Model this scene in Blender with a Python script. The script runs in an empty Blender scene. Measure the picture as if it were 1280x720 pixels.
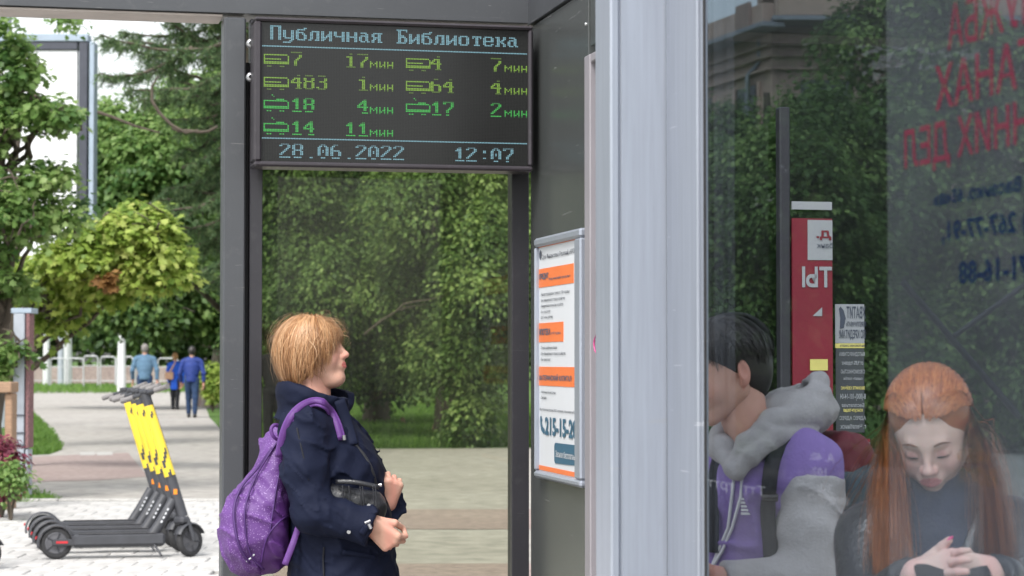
import bpy, math, random
import numpy as np
from math import radians as R, sin, cos, pi
from mathutils import Vector, Matrix

random.seed(7); rng = np.random.default_rng(7)
SC = bpy.context.scene
COL = SC.collection
F_PX, CAM_Z = 2700.0, 1.4
TH = math.atan(90 / F_PX)                       # horizon sits 90 px under the middle of the picture

# ------------------------------------------------------------------ camera
cam_d = bpy.data.cameras.new("camera")
cam = bpy.data.objects.new("camera", cam_d); COL.objects.link(cam)
cam.location = (0, 0, CAM_Z); cam.rotation_euler = (R(90) + TH, 0, 0)
cam_d.sensor_width = 36; cam_d.lens = 36 * F_PX / 1280
cam_d.clip_start = 0.1; cam_d.clip_end = 3000
cam_d.dof.use_dof = True; cam_d.dof.focus_distance = 6.8; cam_d.dof.aperture_fstop = 7.8
SC.camera = cam

# ------------------------------------------------------------------ sky, sun, exposure
SUN_EL, SUN_AZ = R(52), R(205)                  # soft sun behind the left shoulder
w = bpy.data.worlds.new("World"); SC.world = w; w.use_nodes = True
nt = w.node_tree; nt.nodes.clear()
sky = nt.nodes.new('ShaderNodeTexSky'); sky.sky_type = 'NISHITA'; sky.sun_disc = False
sky.sun_elevation = SUN_EL; sky.sun_rotation = SUN_AZ; sky.dust_density = 3; sky.air_density = 1.2
hs = nt.nodes.new('ShaderNodeHueSaturation'); hs.inputs['Saturation'].default_value = 0.22; hs.inputs['Value'].default_value = 1.25
bg = nt.nodes.new('ShaderNodeBackground'); bg.inputs['Strength'].default_value = 0.15
ow = nt.nodes.new('ShaderNodeOutputWorld')
nt.links.new(sky.outputs[0], hs.inputs['Color']); nt.links.new(hs.outputs[0], bg.inputs['Color']); nt.links.new(bg.outputs[0], ow.inputs['Surface'])
sl = bpy.data.lights.new("sun", 'SUN'); sl.energy = 1.5; sl.angle = R(14); sl.color = (1, .965, .91)
sun = bpy.data.objects.new("sun", sl); COL.objects.link(sun)
sd = Vector((sin(SUN_AZ) * cos(SUN_EL), cos(SUN_AZ) * cos(SUN_EL), sin(SUN_EL)))
sun.rotation_euler = sd.to_track_quat('Z', 'Y').to_euler()
SC.view_settings.view_transform = 'Standard'; SC.view_settings.look = 'None'
SC.view_settings.exposure = 0.78; SC.view_settings.gamma = 1
SC.render.engine = 'CYCLES'
cy = SC.cycles
cy.use_denoising = True
try: cy.denoiser = 'OPENIMAGEDENOISE'
except Exception: pass
cy.max_bounces = 8; cy.diffuse_bounces = 5; cy.glossy_bounces = 4; cy.transmission_bounces = 6; cy.transparent_max_bounces = 16
cy.caustics_reflective = False; cy.caustics_refractive = False; cy.sample_clamp_indirect = 6

# ------------------------------------------------------------------ pixel helpers (used to place real geometry)
def ray(px, py):
    dx, dz = (px - 640) / F_PX, (360 - py) / F_PX
    return np.array([dx, cos(TH) - dz * sin(TH), sin(TH) + dz * cos(TH)])
def at(px, py, Y):
    r = ray(px, py); t = Y / r[1]
    return np.array([r[0] * t, Y, CAM_Z + r[2] * t])
def gnd(px, py, z=0.0):
    r = ray(px, py); t = (z - CAM_Z) / r[2]
    return np.array([r[0] * t, r[1] * t, z])
class Plane:
    """vertical plane: origin, unit direction u (left to right in view), normal n towards the camera"""
    def __init__(s, O, u):
        s.O = np.array([O[0], O[1], 0.0]); s.u = np.array([u[0], u[1], 0.0]); s.n = np.array([u[1], -u[0], 0.0])
    def uz(s, px, py, off=0.0):
        r = ray(px, py); O = s.O + s.n * off - np.array([0, 0, CAM_Z])
        d = (s.n[:2] @ O[:2]) / (s.n[:2] @ r[:2]); p = r * d
        return float((p - s.O)[:2] @ s.u[:2]), float(p[2] + CAM_Z)
    def U(s, px, off=0.0): return s.uz(px, 450, off)[0]
    def Z(s, px, py, off=0.0): return s.uz(px, py, off)[1]
    def pt(s, u, z, off=0.0):
        p = s.O + s.u * u + s.n * off; return np.array([p[0], p[1], z])
    def mat(s):
        m = Matrix(((s.u[0], -s.n[0], 0, s.O[0]), (s.u[1], -s.n[1], 0, s.O[1]), (0, 0, 1, 0), (0, 0, 0, 1)))
        return m                                      # local x = u, local y = away from the camera, local z = up

ca, sa = cos(R(12.5)), sin(R(12.5))
PB = Plane((0, 8.1), (ca, sa))                       # glazed back wall that carries the display
_x = (663 - 640) / F_PX * 8.13
PS = Plane((_x, 8.13), (sa, -ca))                    # side wall with the poster
PG = Plane(((880 - 640) / F_PX * 4.2, 4.2), (sa, -ca))   # near glass
PR = Plane((0, 6.2), (ca, sa))                       # glass wall behind the seated pair

# ------------------------------------------------------------------ object helpers
def tag(o, label=None, cat=None, group=None, kind=None):
    if label: o['label'] = label
    if cat: o['category'] = cat
    if group: o['group'] = group
    if kind: o['kind'] = kind
    return o
def empty(name, loc, label=None, cat=None, group=None, rotz=0, kind=None):
    o = bpy.data.objects.new(name, None); COL.objects.link(o); o.empty_display_size = .1
    o.location = loc; o.rotation_euler = (0, 0, rotz)
    return tag(o, label, cat, group, kind)
def fast_mesh(name, V, Fs, tint=None, smooth=False):
    """V (n,3); Fs = list of (m,k) int arrays"""
    me = bpy.data.meshes.new(name)
    V = np.asarray(V, dtype=np.float32)
    if not isinstance(Fs, (list, tuple)): Fs = [Fs]
    Fs = [np.asarray(f, dtype=np.int32) for f in Fs if len(f)]
    me.vertices.add(len(V)); me.vertices.foreach_set('co', V.ravel())
    nl = sum(f.size for f in Fs); npol = sum(len(f) for f in Fs)
    me.loops.add(nl); me.loops.foreach_set('vertex_index', np.concatenate([f.ravel() for f in Fs]))
    tot = np.concatenate([np.full(len(f), f.shape[1], dtype=np.int32) for f in Fs])
    st = np.concatenate([[0], np.cumsum(tot)[:-1]]).astype(np.int32)
    me.polygons.add(npol); me.polygons.foreach_set('loop_start', st); me.polygons.foreach_set('loop_total', tot)
    if smooth: me.polygons.foreach_set('use_smooth', np.ones(npol, dtype=bool))
    me.update(calc_edges=True)
    if tint is not None:
        a = me.attributes.new('tint', 'FLOAT', 'POINT'); a.data.foreach_set('value', np.asarray(tint, dtype=np.float32))
    me.validate()
    return me
def link(name, me, m, parent=None, loc=None, world=False):
    o = bpy.data.objects.new(name, me); COL.objects.link(o)
    if m is not None:
        for mm in (m if isinstance(m, (list, tuple)) else [m]): me.materials.append(mm)
    if parent is not None:
        o.parent = parent
        if world: o.matrix_parent_inverse = Matrix.LocRotScale(parent.location, parent.rotation_euler, parent.scale).inverted()
    if loc is not None: o.location = loc
    return o

class MB:
    """collects shapes and links them as one mesh object"""
    def __init__(s): s.V = []; s.F = []; s.n = 0; s.sm = []
    def add(s, V, F, smooth=False):
        s.V.append(np.asarray(V, float)); s.F += [tuple(i + s.n for i in f) for f in F]; s.sm += [smooth] * len(F); s.n += len(V)
        return s
    def box(s, c, size, M=None, ch=0.0):
        hx, hy, hz = [q / 2 for q in size]
        if ch <= 0:
            V = np.array([(x, y, z) for x in (-hx, hx) for y in (-hy, hy) for z in (-hz, hz)])
            F = [(0, 1, 3, 2), (4, 6, 7, 5), (0, 4, 5, 1), (2, 3, 7, 6), (0, 2, 6, 4), (1, 5, 7, 3)]
        else:
            V = []; idx = {}
            for x in (-1, 1):
                for y in (-1, 1):
                    for z in (-1, 1):
                        for k in range(3):
                            q = [x * hx, y * hy, z * hz]
                            for j in range(3):
                                if j != k: q[j] -= (x, y, z)[j] * ch
                            idx[(x, y, z, k)] = len(V); V.append(q)
            V = np.array(V); F = []
            for k in range(3):
                a, b = [j for j in range(3) if j != k]
                for sgn in (-1, 1):
                    def key(pa, pb):
                        t = [0, 0, 0]; t[k] = sgn; t[a] = pa; t[b] = pb; return idx[(*t, k)]
                    f = [key(-1, -1), key(1, -1), key(1, 1), key(-1, 1)]
                    F.append(tuple(f if (sgn > 0) ^ (k == 1) else f[::-1]))
            for a in range(3):                       # edge chamfers
                b, c_ = [j for j in range(3) if j != a]
                for pb in (-1, 1):
                    for pc in (-1, 1):
                        def key2(pa, k):
                            t = [0, 0, 0]; t[a] = pa; t[b] = pb; t[c_] = pc; return idx[(*t, k)]
                        F.append((key2(-1, b), key2(1, b), key2(1, c_), key2(-1, c_)))
            for x in (-1, 1):
                for y in (-1, 1):
                    for z in (-1, 1): F.append(tuple(idx[(x, y, z, k)] for k in range(3)))
        if M is not None: V = V @ np.array(M).T
        return s.add(V + np.array(c), F)
    def rbox(s, p0, p1, ch=0.0):
        p0, p1 = np.array(p0, float), np.array(p1, float)
        return s.box((p0 + p1) / 2, np.abs(p1 - p0), ch=ch)
    def tube(s, pts, rad, seg=12, cap=True, smooth=True, flat=1.0):
        pts = [np.array(p, float) for p in pts]
        if np.isscalar(rad): rad = [rad] * len(pts)
        V = []; F = []
        prev = None
        for i, p in enumerate(pts):
            d = pts[min(i + 1, len(pts) - 1)] - pts[max(i - 1, 0)]; d = d / (np.linalg.norm(d) + 1e-9)
            if prev is None:
                a = np.array([0, 0, 1.0]) if abs(d[2]) < .9 else np.array([1.0, 0, 0])
                e1 = np.cross(d, a); e1 /= np.linalg.norm(e1)
            else:
                e1 = prev - d * (prev @ d); e1 /= np.linalg.norm(e1)
            prev = e1; e2 = np.cross(d, e1)
            for k in range(seg):
                t = 2 * pi * k / seg
                V.append(p + rad[i] * (cos(t) * e1 + flat * sin(t) * e2))
        for i in range(len(pts) - 1):
            for k in range(seg):
                F.append((i * seg + k, i * seg + (k + 1) % seg, (i + 1) * seg + (k + 1) % seg, (i + 1) * seg + k))
        s.add(V, F, smooth)
        if cap:
            n = len(pts)
            s.add(V[:seg], [tuple(range(seg))[::-1]]); s.add(V[(n - 1) * seg:], [tuple(range(seg))])
        return s
    def lathe(s, prof, c, axis, seg=20, a0=0.0, a1=2 * pi):
        """prof: (distance along axis, radius)"""
        ax = np.array(axis, float); ax /= np.linalg.norm(ax)
        t = np.array([0, 0, 1.0]) if abs(ax[2]) < .9 else np.array([1.0, 0, 0])
        e1 = np.cross(ax, t); e1 /= np.linalg.norm(e1); e2 = np.cross(ax, e1)
        full = abs(a1 - a0 - 2 * pi) < 1e-6; m = seg if full else seg + 1
        V = []; F = []
        for (h, r) in prof:
            for k in range(m):
                a = a0 + (a1 - a0) * k / seg
                V.append(np.array(c) + ax * h + r * (cos(a) * e1 + sin(a) * e2))
        for i in range(len(prof) - 1):
            for k in range(seg):
                k2 = (k + 1) % m
                F.append((i * m + k, i * m + k2, (i + 1) * m + k2, (i + 1) * m + k))
        return s.add(V, F, True)
    def quad(s, a, b, c, d): return s.add([a, b, c, d], [(0, 1, 2, 3)])
    def build(s, name, m, parent=None, matrix=None, recalc=True, world=False):
        me = bpy.data.meshes.new(name)
        V = np.concatenate(s.V) if s.V else np.zeros((0, 3))
        me.from_pydata(V.tolist(), [], s.F)
        me.polygons.foreach_set('use_smooth', s.sm)
        if recalc:
            import bmesh
            bm = bmesh.new(); bm.from_mesh(me); bmesh.ops.recalc_face_normals(bm, faces=bm.faces); bm.to_mesh(me); bm.free()
        me.update()
        o = link(name, me, m, parent, world=world)
        if matrix is not None: o.matrix_world = matrix
        return o
def copy_tree(o, parent=None):
    c = o.copy(); COL.objects.link(c)
    if parent is not None:
        c.parent = parent; c.matrix_parent_inverse = o.matrix_parent_inverse.copy()
    for ch in list(o.children): copy_tree(ch, c)
    return c

# ------------------------------------------------------------------ materials
MATS = {}
def mat(name, col, rough=.6, metal=0., var=.12, scale=8., bump=0., bscale=60., spec=.5, dirt=0., dcol=(.25, .24, .22), tintcols=None,
        trans=0., emit=None, estr=0., coat=0., stretch=None, alpha=None, sheen=0., sss=0.):
    m = bpy.data.materials.new(name); m.use_nodes = True; MATS[name] = m
    nt = m.node_tree; b = nt.nodes['Principled BSDF']; L = nt.links.new
    b.inputs['Roughness'].default_value = rough; b.inputs['Metallic'].default_value = metal
    b.inputs['Specular IOR Level'].default_value = spec
    if coat: b.inputs['Coat Weight'].default_value = coat; b.inputs['Coat Roughness'].default_value = .1
    if sheen: b.inputs['Sheen Weight'].default_value = sheen
    if sss:
        b.inputs['Subsurface Weight'].default_value = sss; b.inputs['Subsurface Radius'].default_value = (.012, .005, .003); b.inputs['Subsurface Scale'].default_value = 1
    tc = nt.nodes.new('ShaderNodeTexCoord'); mp = nt.nodes.new('ShaderNodeMapping')
    L(tc.outputs['Object'], mp.inputs['Vector'])
    if stretch: mp.inputs['Scale'].default_value = stretch
    if tintcols:
        at_ = nt.nodes.new('ShaderNodeAttribute'); at_.attribute_name = 'tint'
        cr = nt.nodes.new('ShaderNodeValToRGB'); L(at_.outputs['Fac'], cr.inputs['Fac'])
        els = cr.color_ramp.elements
        while len(els) < len(tintcols): els.new(.5)
        for i, c in enumerate(tintcols): els[i].position = i / (len(tintcols) - 1); els[i].color = (*c, 1)
        src = cr.outputs['Color']
    else:
        n = nt.nodes.new('ShaderNodeTexNoise'); n.inputs['Scale'].default_value = scale; n.inputs['Detail'].default_value = 6
        L(mp.outputs[0], n.inputs['Vector'])
        cr = nt.nodes.new('ShaderNodeValToRGB'); L(n.outputs['Fac'], cr.inputs['Fac'])
        e = cr.color_ramp.elements; e[0].position = .3; e[1].position = .7
        e[0].color = (*[max(0, c * (1 - var)) for c in col], 1); e[1].color = (*[min(1, c * (1 + var)) for c in col], 1)
        src = cr.outputs['Color']
    if dirt > 0:
        n2 = nt.nodes.new('ShaderNodeTexNoise'); n2.inputs['Scale'].default_value = scale * 5.3; n2.inputs['Detail'].default_value = 8; n2.inputs['Roughness'].default_value = .7
        L(mp.outputs[0], n2.inputs['Vector'])
        c2 = nt.nodes.new('ShaderNodeValToRGB'); c2.color_ramp.elements[0].position = .56; c2.color_ramp.elements[1].position = .78
        c2.color_ramp.elements[1].color = (dirt, dirt, dirt, 1); L(n2.outputs['Fac'], c2.inputs['Fac'])
        mx = nt.nodes.new('ShaderNodeMix'); mx.data_type = 'RGBA'; L(c2.outputs['Color'], mx.inputs[0]); L(src, mx.inputs[6]); mx.inputs[7].default_value = (*dcol, 1)
        src = mx.outputs[2]
    if dirt > 0:
        mp2 = nt.nodes.new('ShaderNodeMapping'); L(tc.outputs['Object'], mp2.inputs['Vector']); mp2.inputs['Scale'].default_value = (2.2, 2.2, 34); mp2.inputs['Rotation'].default_value = (.6, .5, .4)
        n4 = nt.nodes.new('ShaderNodeTexNoise'); n4.inputs['Scale'].default_value = 3.1; n4.inputs['Detail'].default_value = 3; n4.inputs['Distortion'].default_value = .6; L(mp2.outputs[0], n4.inputs['Vector'])
        c4 = nt.nodes.new('ShaderNodeValToRGB'); c4.color_ramp.elements[0].position = .70; c4.color_ramp.elements[1].position = .74; c4.color_ramp.elements[1].color = (dirt * 1.4, dirt * 1.4, dirt * 1.4, 1); L(n4.outputs['Fac'], c4.inputs['Fac'])
        mx4 = nt.nodes.new('ShaderNodeMix'); mx4.data_type = 'RGBA'; L(c4.outputs['Color'], mx4.inputs[0]); L(src, mx4.inputs[6]); mx4.inputs[7].default_value = (*[min(1, c * 1.6) for c in dcol], 1); src = mx4.outputs[2]
    L(src, b.inputs['Base Color'])
    if bump > 0:
        n3 = nt.nodes.new('ShaderNodeTexNoise'); n3.inputs['Scale'].default_value = bscale; n3.inputs['Detail'].default_value = 5
        L(mp.outputs[0], n3.inputs['Vector'])
        bp = nt.nodes.new('ShaderNodeBump'); bp.inputs['Strength'].default_value = bump; bp.inputs['Distance'].default_value = .01
        L(n3.outputs['Fac'], bp.inputs['Height']); L(bp.outputs[0], b.inputs['Normal'])
    if emit:
        b.inputs['Emission Color'].default_value = (*emit, 1); b.inputs['Emission Strength'].default_value = estr
    out = nt.nodes['Material Output']
    if trans > 0:
        tr = nt.nodes.new('ShaderNodeBsdfTranslucent'); L(src, tr.inputs['Color'])
        ms = nt.nodes.new('ShaderNodeMixShader'); ms.inputs[0].default_value = trans
        L(b.outputs[0], ms.inputs[1]); L(tr.outputs[0], ms.inputs[2]); L(ms.outputs[0], out.inputs['Surface'])
    if alpha is not None: b.inputs['Alpha'].default_value = alpha
    return m

def glass_mat(name, tint, refl, dust, dcol=(.5, .5, .46), streak=(9, 9, .7), gain=1.0, rough=0.0):
    """flat pane: tinted see-through + mirror by viewing angle + a film of dust"""
    m = bpy.data.materials.new(name); m.use_nodes = True; MATS[name] = m
    nt = m.node_tree; nt.nodes.clear(); L = nt.links.new; N = nt.nodes.new
    out = N('ShaderNodeOutputMaterial'); t = N('ShaderNodeBsdfTransparent'); t.inputs['Color'].default_value = (*tint, 1)
    g = N('ShaderNodeBsdfGlossy'); g.inputs['Roughness'].default_value = rough
    fr = N('ShaderNodeFresnel'); fr.inputs['IOR'].default_value = 1.5
    mu = N('ShaderNodeMath'); mu.operation = 'MULTIPLY'; mu.inputs[1].default_value = refl; mu.use_clamp = True
    L(fr.outputs[0], mu.inputs[0])
    m1 = N('ShaderNodeMixShader'); L(mu.outputs[0], m1.inputs[0]); L(t.outputs[0], m1.inputs[1]); L(g.outputs[0], m1.inputs[2])
    tc = N('ShaderNodeTexCoord'); mp = N('ShaderNodeMapping'); mp.inputs['Scale'].default_value = streak; L(tc.outputs['Object'], mp.inputs['Vector'])
    n = N('ShaderNodeTexNoise'); n.inputs['Scale'].default_value = 2.2; n.inputs['Detail'].default_value = 9; n.inputs['Roughness'].default_value = .65; L(mp.outputs[0], n.inputs['Vector'])
    n2 = N('ShaderNodeTexNoise'); n2.inputs['Scale'].default_value = 160; n2.inputs['Detail'].default_value = 2; L(tc.outputs['Object'], n2.inputs['Vector'])
    c1 = N('ShaderNodeMapRange'); c1.inputs[1].default_value = .35; c1.inputs[2].default_value = .75; c1.inputs[3].default_value = dust * .5; c1.inputs[4].default_value = dust * 1.6; L(n.outputs['Fac'], c1.inputs[0])
    c2 = N('ShaderNodeMapRange'); c2.inputs[1].default_value = .70; c2.inputs[2].default_value = .78; c2.inputs[3].default_value = 0; c2.inputs[4].default_value = dust * 3; L(n2.outputs['Fac'], c2.inputs[0])
    ad = N('ShaderNodeMath'); ad.operation = 'ADD'; ad.use_clamp = True; L(c1.outputs[0], ad.inputs[0]); L(c2.outputs[0], ad.inputs[1])
    d = N('ShaderNodeBsdfDiffuse'); d.inputs['Color'].default_value = (*dcol, 1)
    tl = N('ShaderNodeBsdfTranslucent'); tl.inputs['Color'].default_value = (*dcol, 1)
    md = N('ShaderNodeMixShader'); md.inputs[0].default_value = .5; L(d.outputs[0], md.inputs[1]); L(tl.outputs[0], md.inputs[2])
    m2 = N('ShaderNodeMixShader'); L(ad.outputs[0], m2.inputs[0]); L(m1.outputs[0], m2.inputs[1]); L(md.outputs[0], m2.inputs[2])
    L(m2.outputs[0], out.inputs['Surface'])
    return m
def film_mat(name, col, opac, rough=.6):
    m = bpy.data.materials.new(name); m.use_nodes = True; MATS[name] = m
    nt = m.node_tree; nt.nodes.clear(); L = nt.links.new; N = nt.nodes.new
    out = N('ShaderNodeOutputMaterial'); t = N('ShaderNodeBsdfTransparent')
    d = N('ShaderNodeBsdfDiffuse'); d.inputs['Color'].default_value = (*col, 1)
    tl = N('ShaderNodeBsdfTranslucent'); tl.inputs['Color'].default_value = (*col, 1)
    md = N('ShaderNodeMixShader'); md.inputs[0].default_value = .5; L(d.outputs[0], md.inputs[1]); L(tl.outputs[0], md.inputs[2])
    tc = N('ShaderNodeTexCoord'); n = N('ShaderNodeTexNoise'); n.inputs['Scale'].default_value = 3; n.inputs['Detail'].default_value = 5; L(tc.outputs['Object'], n.inputs['Vector'])
    mr = N('ShaderNodeMapRange'); mr.inputs[1].default_value = .3; mr.inputs[2].default_value = .7; mr.inputs[3].default_value = opac * .8; mr.inputs[4].default_value = min(1, opac * 1.2); L(n.outputs['Fac'], mr.inputs[0])
    ms = N('ShaderNodeMixShader'); L(mr.outputs[0], ms.inputs[0]); L(t.outputs[0], ms.inputs[1]); L(md.outputs[0], ms.inputs[2]); L(ms.outputs[0], out.inputs['Surface'])
    return m

# ------------------------------------------------------------------ lettering
def text_mesh(s, bold=0.0):
    cu = bpy.data.curves.new('lettering', 'FONT'); cu.body = s; cu.size = 1; cu.offset = bold; cu.resolution_u = 2
    o = bpy.data.objects.new('lettering', cu); COL.objects.link(o)
    dg = bpy.context.evaluated_depsgraph_get(); me = bpy.data.meshes.new_from_object(o.evaluated_get(dg))
    bpy.data.objects.remove(o); bpy.data.curves.remove(cu)
    return me
def text_on(pl, s, x0, x1, yt, yb, off, m, parent, mirror=False, bold=0.0, ref='l', name='lettering'):
    """lettering between pixel columns x0..x1, height yt..yb measured at its left (l) or right (r) end"""
    me = text_mesh(s, bold); n = len(me.vertices); V = np.empty(n * 3, dtype=np.float32); me.vertices.foreach_get('co', V); V = V.reshape(-1, 3)
    lo, hi = V.min(0), V.max(0)
    xr = x0 if ref == 'l' else x1
    u0, u1 = pl.U(x0, off), pl.U(x1, off); z0, z1 = pl.Z(xr, yb, off), pl.Z(xr, yt, off)
    a = (V[:, 0] - lo[0]) / (hi[0] - lo[0])
    if mirror: a = 1 - a
    zz = (V[:, 1] - lo[1]) / (hi[1] - lo[1])
    V2 = np.stack([u0 + a * (u1 - u0), np.full(n, -off), z0 + zz * (z1 - z0)], 1).astype(np.float32)
    me.vertices.foreach_set('co', V2.ravel()); me.update()
    o = link(name, me, m, parent)
    o.matrix_parent_inverse = (pl.mat() if parent is None else Matrix.LocRotScale(parent.location, parent.rotation_euler, parent.scale).inverted() @ pl.mat())
    return o
def join_named(objs, name):
    """several lettering meshes of one sign joined into one part"""
    if not objs: return None
    base = objs[0]; V = []; Fl = []; n = 0; ml = []
    mats = []
    for o in objs:
        me = o.data
        for v in me.vertices: V.append(v.co[:])
        mm = me.materials[0]
        if mm not in mats: mats.append(mm)
        for p in me.polygons: Fl.append([i + n for i in p.vertices]); ml.append(mats.index(mm))
        n += len(me.vertices)
    me = bpy.data.meshes.new(name); me.from_pydata(V, [], Fl)
    for mm in mats: me.materials.append(mm)
    me.polygons.foreach_set('material_index', ml); me.update()
    base.data = me; base.name = name
    for o in objs[1:]: bpy.data.objects.remove(o)
    return base
def on_plane(pl, name, boxes, m, parent, ch=.002):
    """boxes (u0,u1,z0,z1,n0,n1), n towards camera, in one mesh on the plane"""
    mb = MB()
    for (u0, u1, z0, z1, n0, n1) in boxes: mb.rbox((u0, -n1, z0), (u1, -n0, z1), ch=min(ch, abs(n1 - n0) / 3))
    o = mb.build(name, m, parent)
    if parent is not None: o.matrix_parent_inverse = Matrix.LocRotScale(parent.location, parent.rotation_euler, parent.scale).inverted() @ pl.mat()
    else: o.matrix_world = pl.mat()
    return o

# ------------------------------------------------------------------ signed-distance modelling (bodies, clothes, bags)
def smin(a, b, k):
    h = np.maximum(k - np.abs(a - b), 0) / k
    return np.minimum(a, b) - h * h * k * .25
def smax(a, b, k): return -smin(-a, -b, k)
def cone(P, a, b, ra, rb, sq=None):
    a = np.array(a, float); b = np.array(b, float); d = b - a; L2 = d @ d + 1e-12
    q = P - a; t = np.clip((q @ d) / L2, 0, 1)
    r = ra + (rb - ra) * t
    v = q - t[..., None] * d
    return np.sqrt((v * v).sum(-1)) - r
def ell(P, c, r, M=None):
    q = P - np.array(c, float)
    if M is not None: q = q @ np.array(M)            # M columns = local axes in world
    r = np.array(r, float)
    k0 = np.sqrt(((q / r) ** 2).sum(-1)); k1 = np.sqrt(((q / (r * r)) ** 2).sum(-1)) + 1e-9
    return k0 * (k0 - 1) / k1
def rbx(P, c, h, rr, M=None):
    q = P - np.array(c, float)
    if M is not None: q = q @ np.array(M)
    q = np.abs(q) - (np.array(h, float) - rr)
    return np.sqrt((np.maximum(q, 0) ** 2).sum(-1)) + np.minimum(q.max(-1), 0) - rr
def rot(axis, deg): return np.array(Matrix.Rotation(R(deg), 3, axis))
def crease(P, amp, fr, seed=0, ax=(0, 0, 1)):
    """sharp wandering creases, mostly across the axis"""
    a = np.array(ax, float); s_ = P @ a; s = seed * 2.3
    wv = .9 * np.sin(P[..., 0] * fr * .35 + s) + .8 * np.sin(P[..., 1] * fr * .4 + 1.3 * s) + .6 * np.sin((P[..., 0] + P[..., 2]) * fr * .8 + s)
    m = np.clip(.5 + .7 * np.sin(P[..., 0] * fr * .22 + P[..., 1] * fr * .3 + P[..., 2] * fr * .17 + s * 3), 0, 1)
    r = 1 - np.abs(np.sin(s_ * fr * .5 + wv * 1.6)); return amp * m * r ** 2
def folds(P, amp, fr, seed=0):
    s = seed * 1.7
    w1 = np.sin(P[..., 0] * fr * .9 + 2.1 * np.sin(P[..., 2] * fr * .45 + s) + s)
    w2 = np.sin(P[..., 2] * fr * 1.25 + 1.7 * np.sin(P[..., 1] * fr * .7 + s * 2) + 1.3 * np.sin(P[..., 0] * fr * .55) + s)
    w3 = np.sin((P[..., 0] + P[..., 1] - P[..., 2]) * fr * 1.9 + 1.5 * np.sin(P[..., 2] * fr * .8 + s))
    return amp * (.5 * (1 - np.abs(w2)) + .3 * (1 - np.abs(w1)) + .2 * w3)
def surf(f, lo, hi, h):
    """naive surface nets"""
    lo = np.array(lo, float); hi = np.array(hi, float)
    n = np.ceil((hi - lo) / h).astype(int) + 1
    xs = [lo[i] + h * np.arange(n[i]) for i in range(3)]
    G = np.empty(n, dtype=np.float64)
    yy, zz = np.meshgrid(xs[1], xs[2], indexing='ij')
    step = max(1, int(400000 / (n[1] * n[2])))
    for i in range(0, n[0], step):
        x = xs[0][i:i + step]
        P = np.empty((len(x), n[1], n[2], 3)); P[..., 0] = x[:, None, None]; P[..., 1] = yy; P[..., 2] = zz
        G[i:i + step] = f(P)
    for ax in range(3):
        sl = [slice(None)] * 3; sl[ax] = 0; G[tuple(sl)] = np.maximum(G[tuple(sl)], 1e-4); sl[ax] = -1; G[tuple(sl)] = np.maximum(G[tuple(sl)], 1e-4)
    c = n - 1
    acc = np.zeros((*c, 3)); cnt = np.zeros(c)
    for ax in range(3):
        o1, o2 = [j for j in range(3) if j != ax]
        for d1 in (0, 1):
            for d2 in (0, 1):
                sa_ = [None] * 3; sa_[ax] = slice(0, c[ax]); sb_ = [None] * 3; sb_[ax] = slice(1, n[ax])
                sa_[o1] = sb_[o1] = slice(d1, d1 + c[o1]); sa_[o2] = sb_[o2] = slice(d2, d2 + c[o2])
                A = G[tuple(sa_)]; B = G[tuple(sb_)]; m = (A < 0) != (B < 0)
                t = np.where(m, A / np.where(m, A - B, 1), 0)
                acc[..., ax] += t * m; acc[..., o1] += d1 * m; acc[..., o2] += d2 * m; cnt += m
    act = cnt > 0; idx = -np.ones(c, dtype=np.int64); idx[act] = np.arange(act.sum())
    ijk = np.argwhere(act); V = lo + h * (ijk + acc[act] / cnt[act][:, None])
    Fq = []
    for ax in range(3):
        o1, o2 = (ax + 1) % 3, (ax + 2) % 3
        sa_ = [slice(1, c[0]), slice(1, c[1]), slice(1, c[2])]; sb_ = list(sa_)
        sa_[ax] = slice(0, c[ax]); sb_[ax] = slice(1, n[ax])
        A = G[tuple(sa_)] < 0; B = G[tuple(sb_)] < 0
        def cell(d1, d2):
            s_ = [None] * 3; s_[ax] = slice(0, c[ax]); s_[o1] = slice(1 - d1, c[o1] - d1); s_[o2] = slice(1 - d2, c[o2] - d2)
            return idx[tuple(s_)]
        a, b, cc, d = cell(1, 1), cell(0, 1), cell(0, 0), cell(1, 0)
        m = A & ~B; Fq.append(np.stack([a[m], b[m], cc[m], d[m]], 1))
        m = B & ~A; Fq.append(np.stack([a[m], d[m], cc[m], b[m]], 1))
    return V, np.concatenate(Fq)
def march(f, px, py, Y0, Y1, lift=0.0):
    """first point of the surface f met by the view ray of the pixel between depths Y0 and Y1"""
    r = ray(px, py); r = r / r[1]; ys = np.linspace(Y0, Y1, 400); P_ = np.array([0, 0, CAM_Z]) + ys[:, None] * r
    d = f(P_[:, None, :])[:, 0]; k = np.argmax(d < 0) if (d < 0).any() else int(np.argmin(d))
    return P_[k] - r / np.linalg.norm(r) * lift
def sdf_obj(name, f, lo, hi, h, m, parent, loc=(0, 0, 0), T=None):
    V, Fq = surf(f, lo, hi, h)
    if T is not None: V = V @ T[0].T + T[1]
    return link(name, fast_mesh(name, V, Fq, smooth=True), m, parent, loc)
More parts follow.
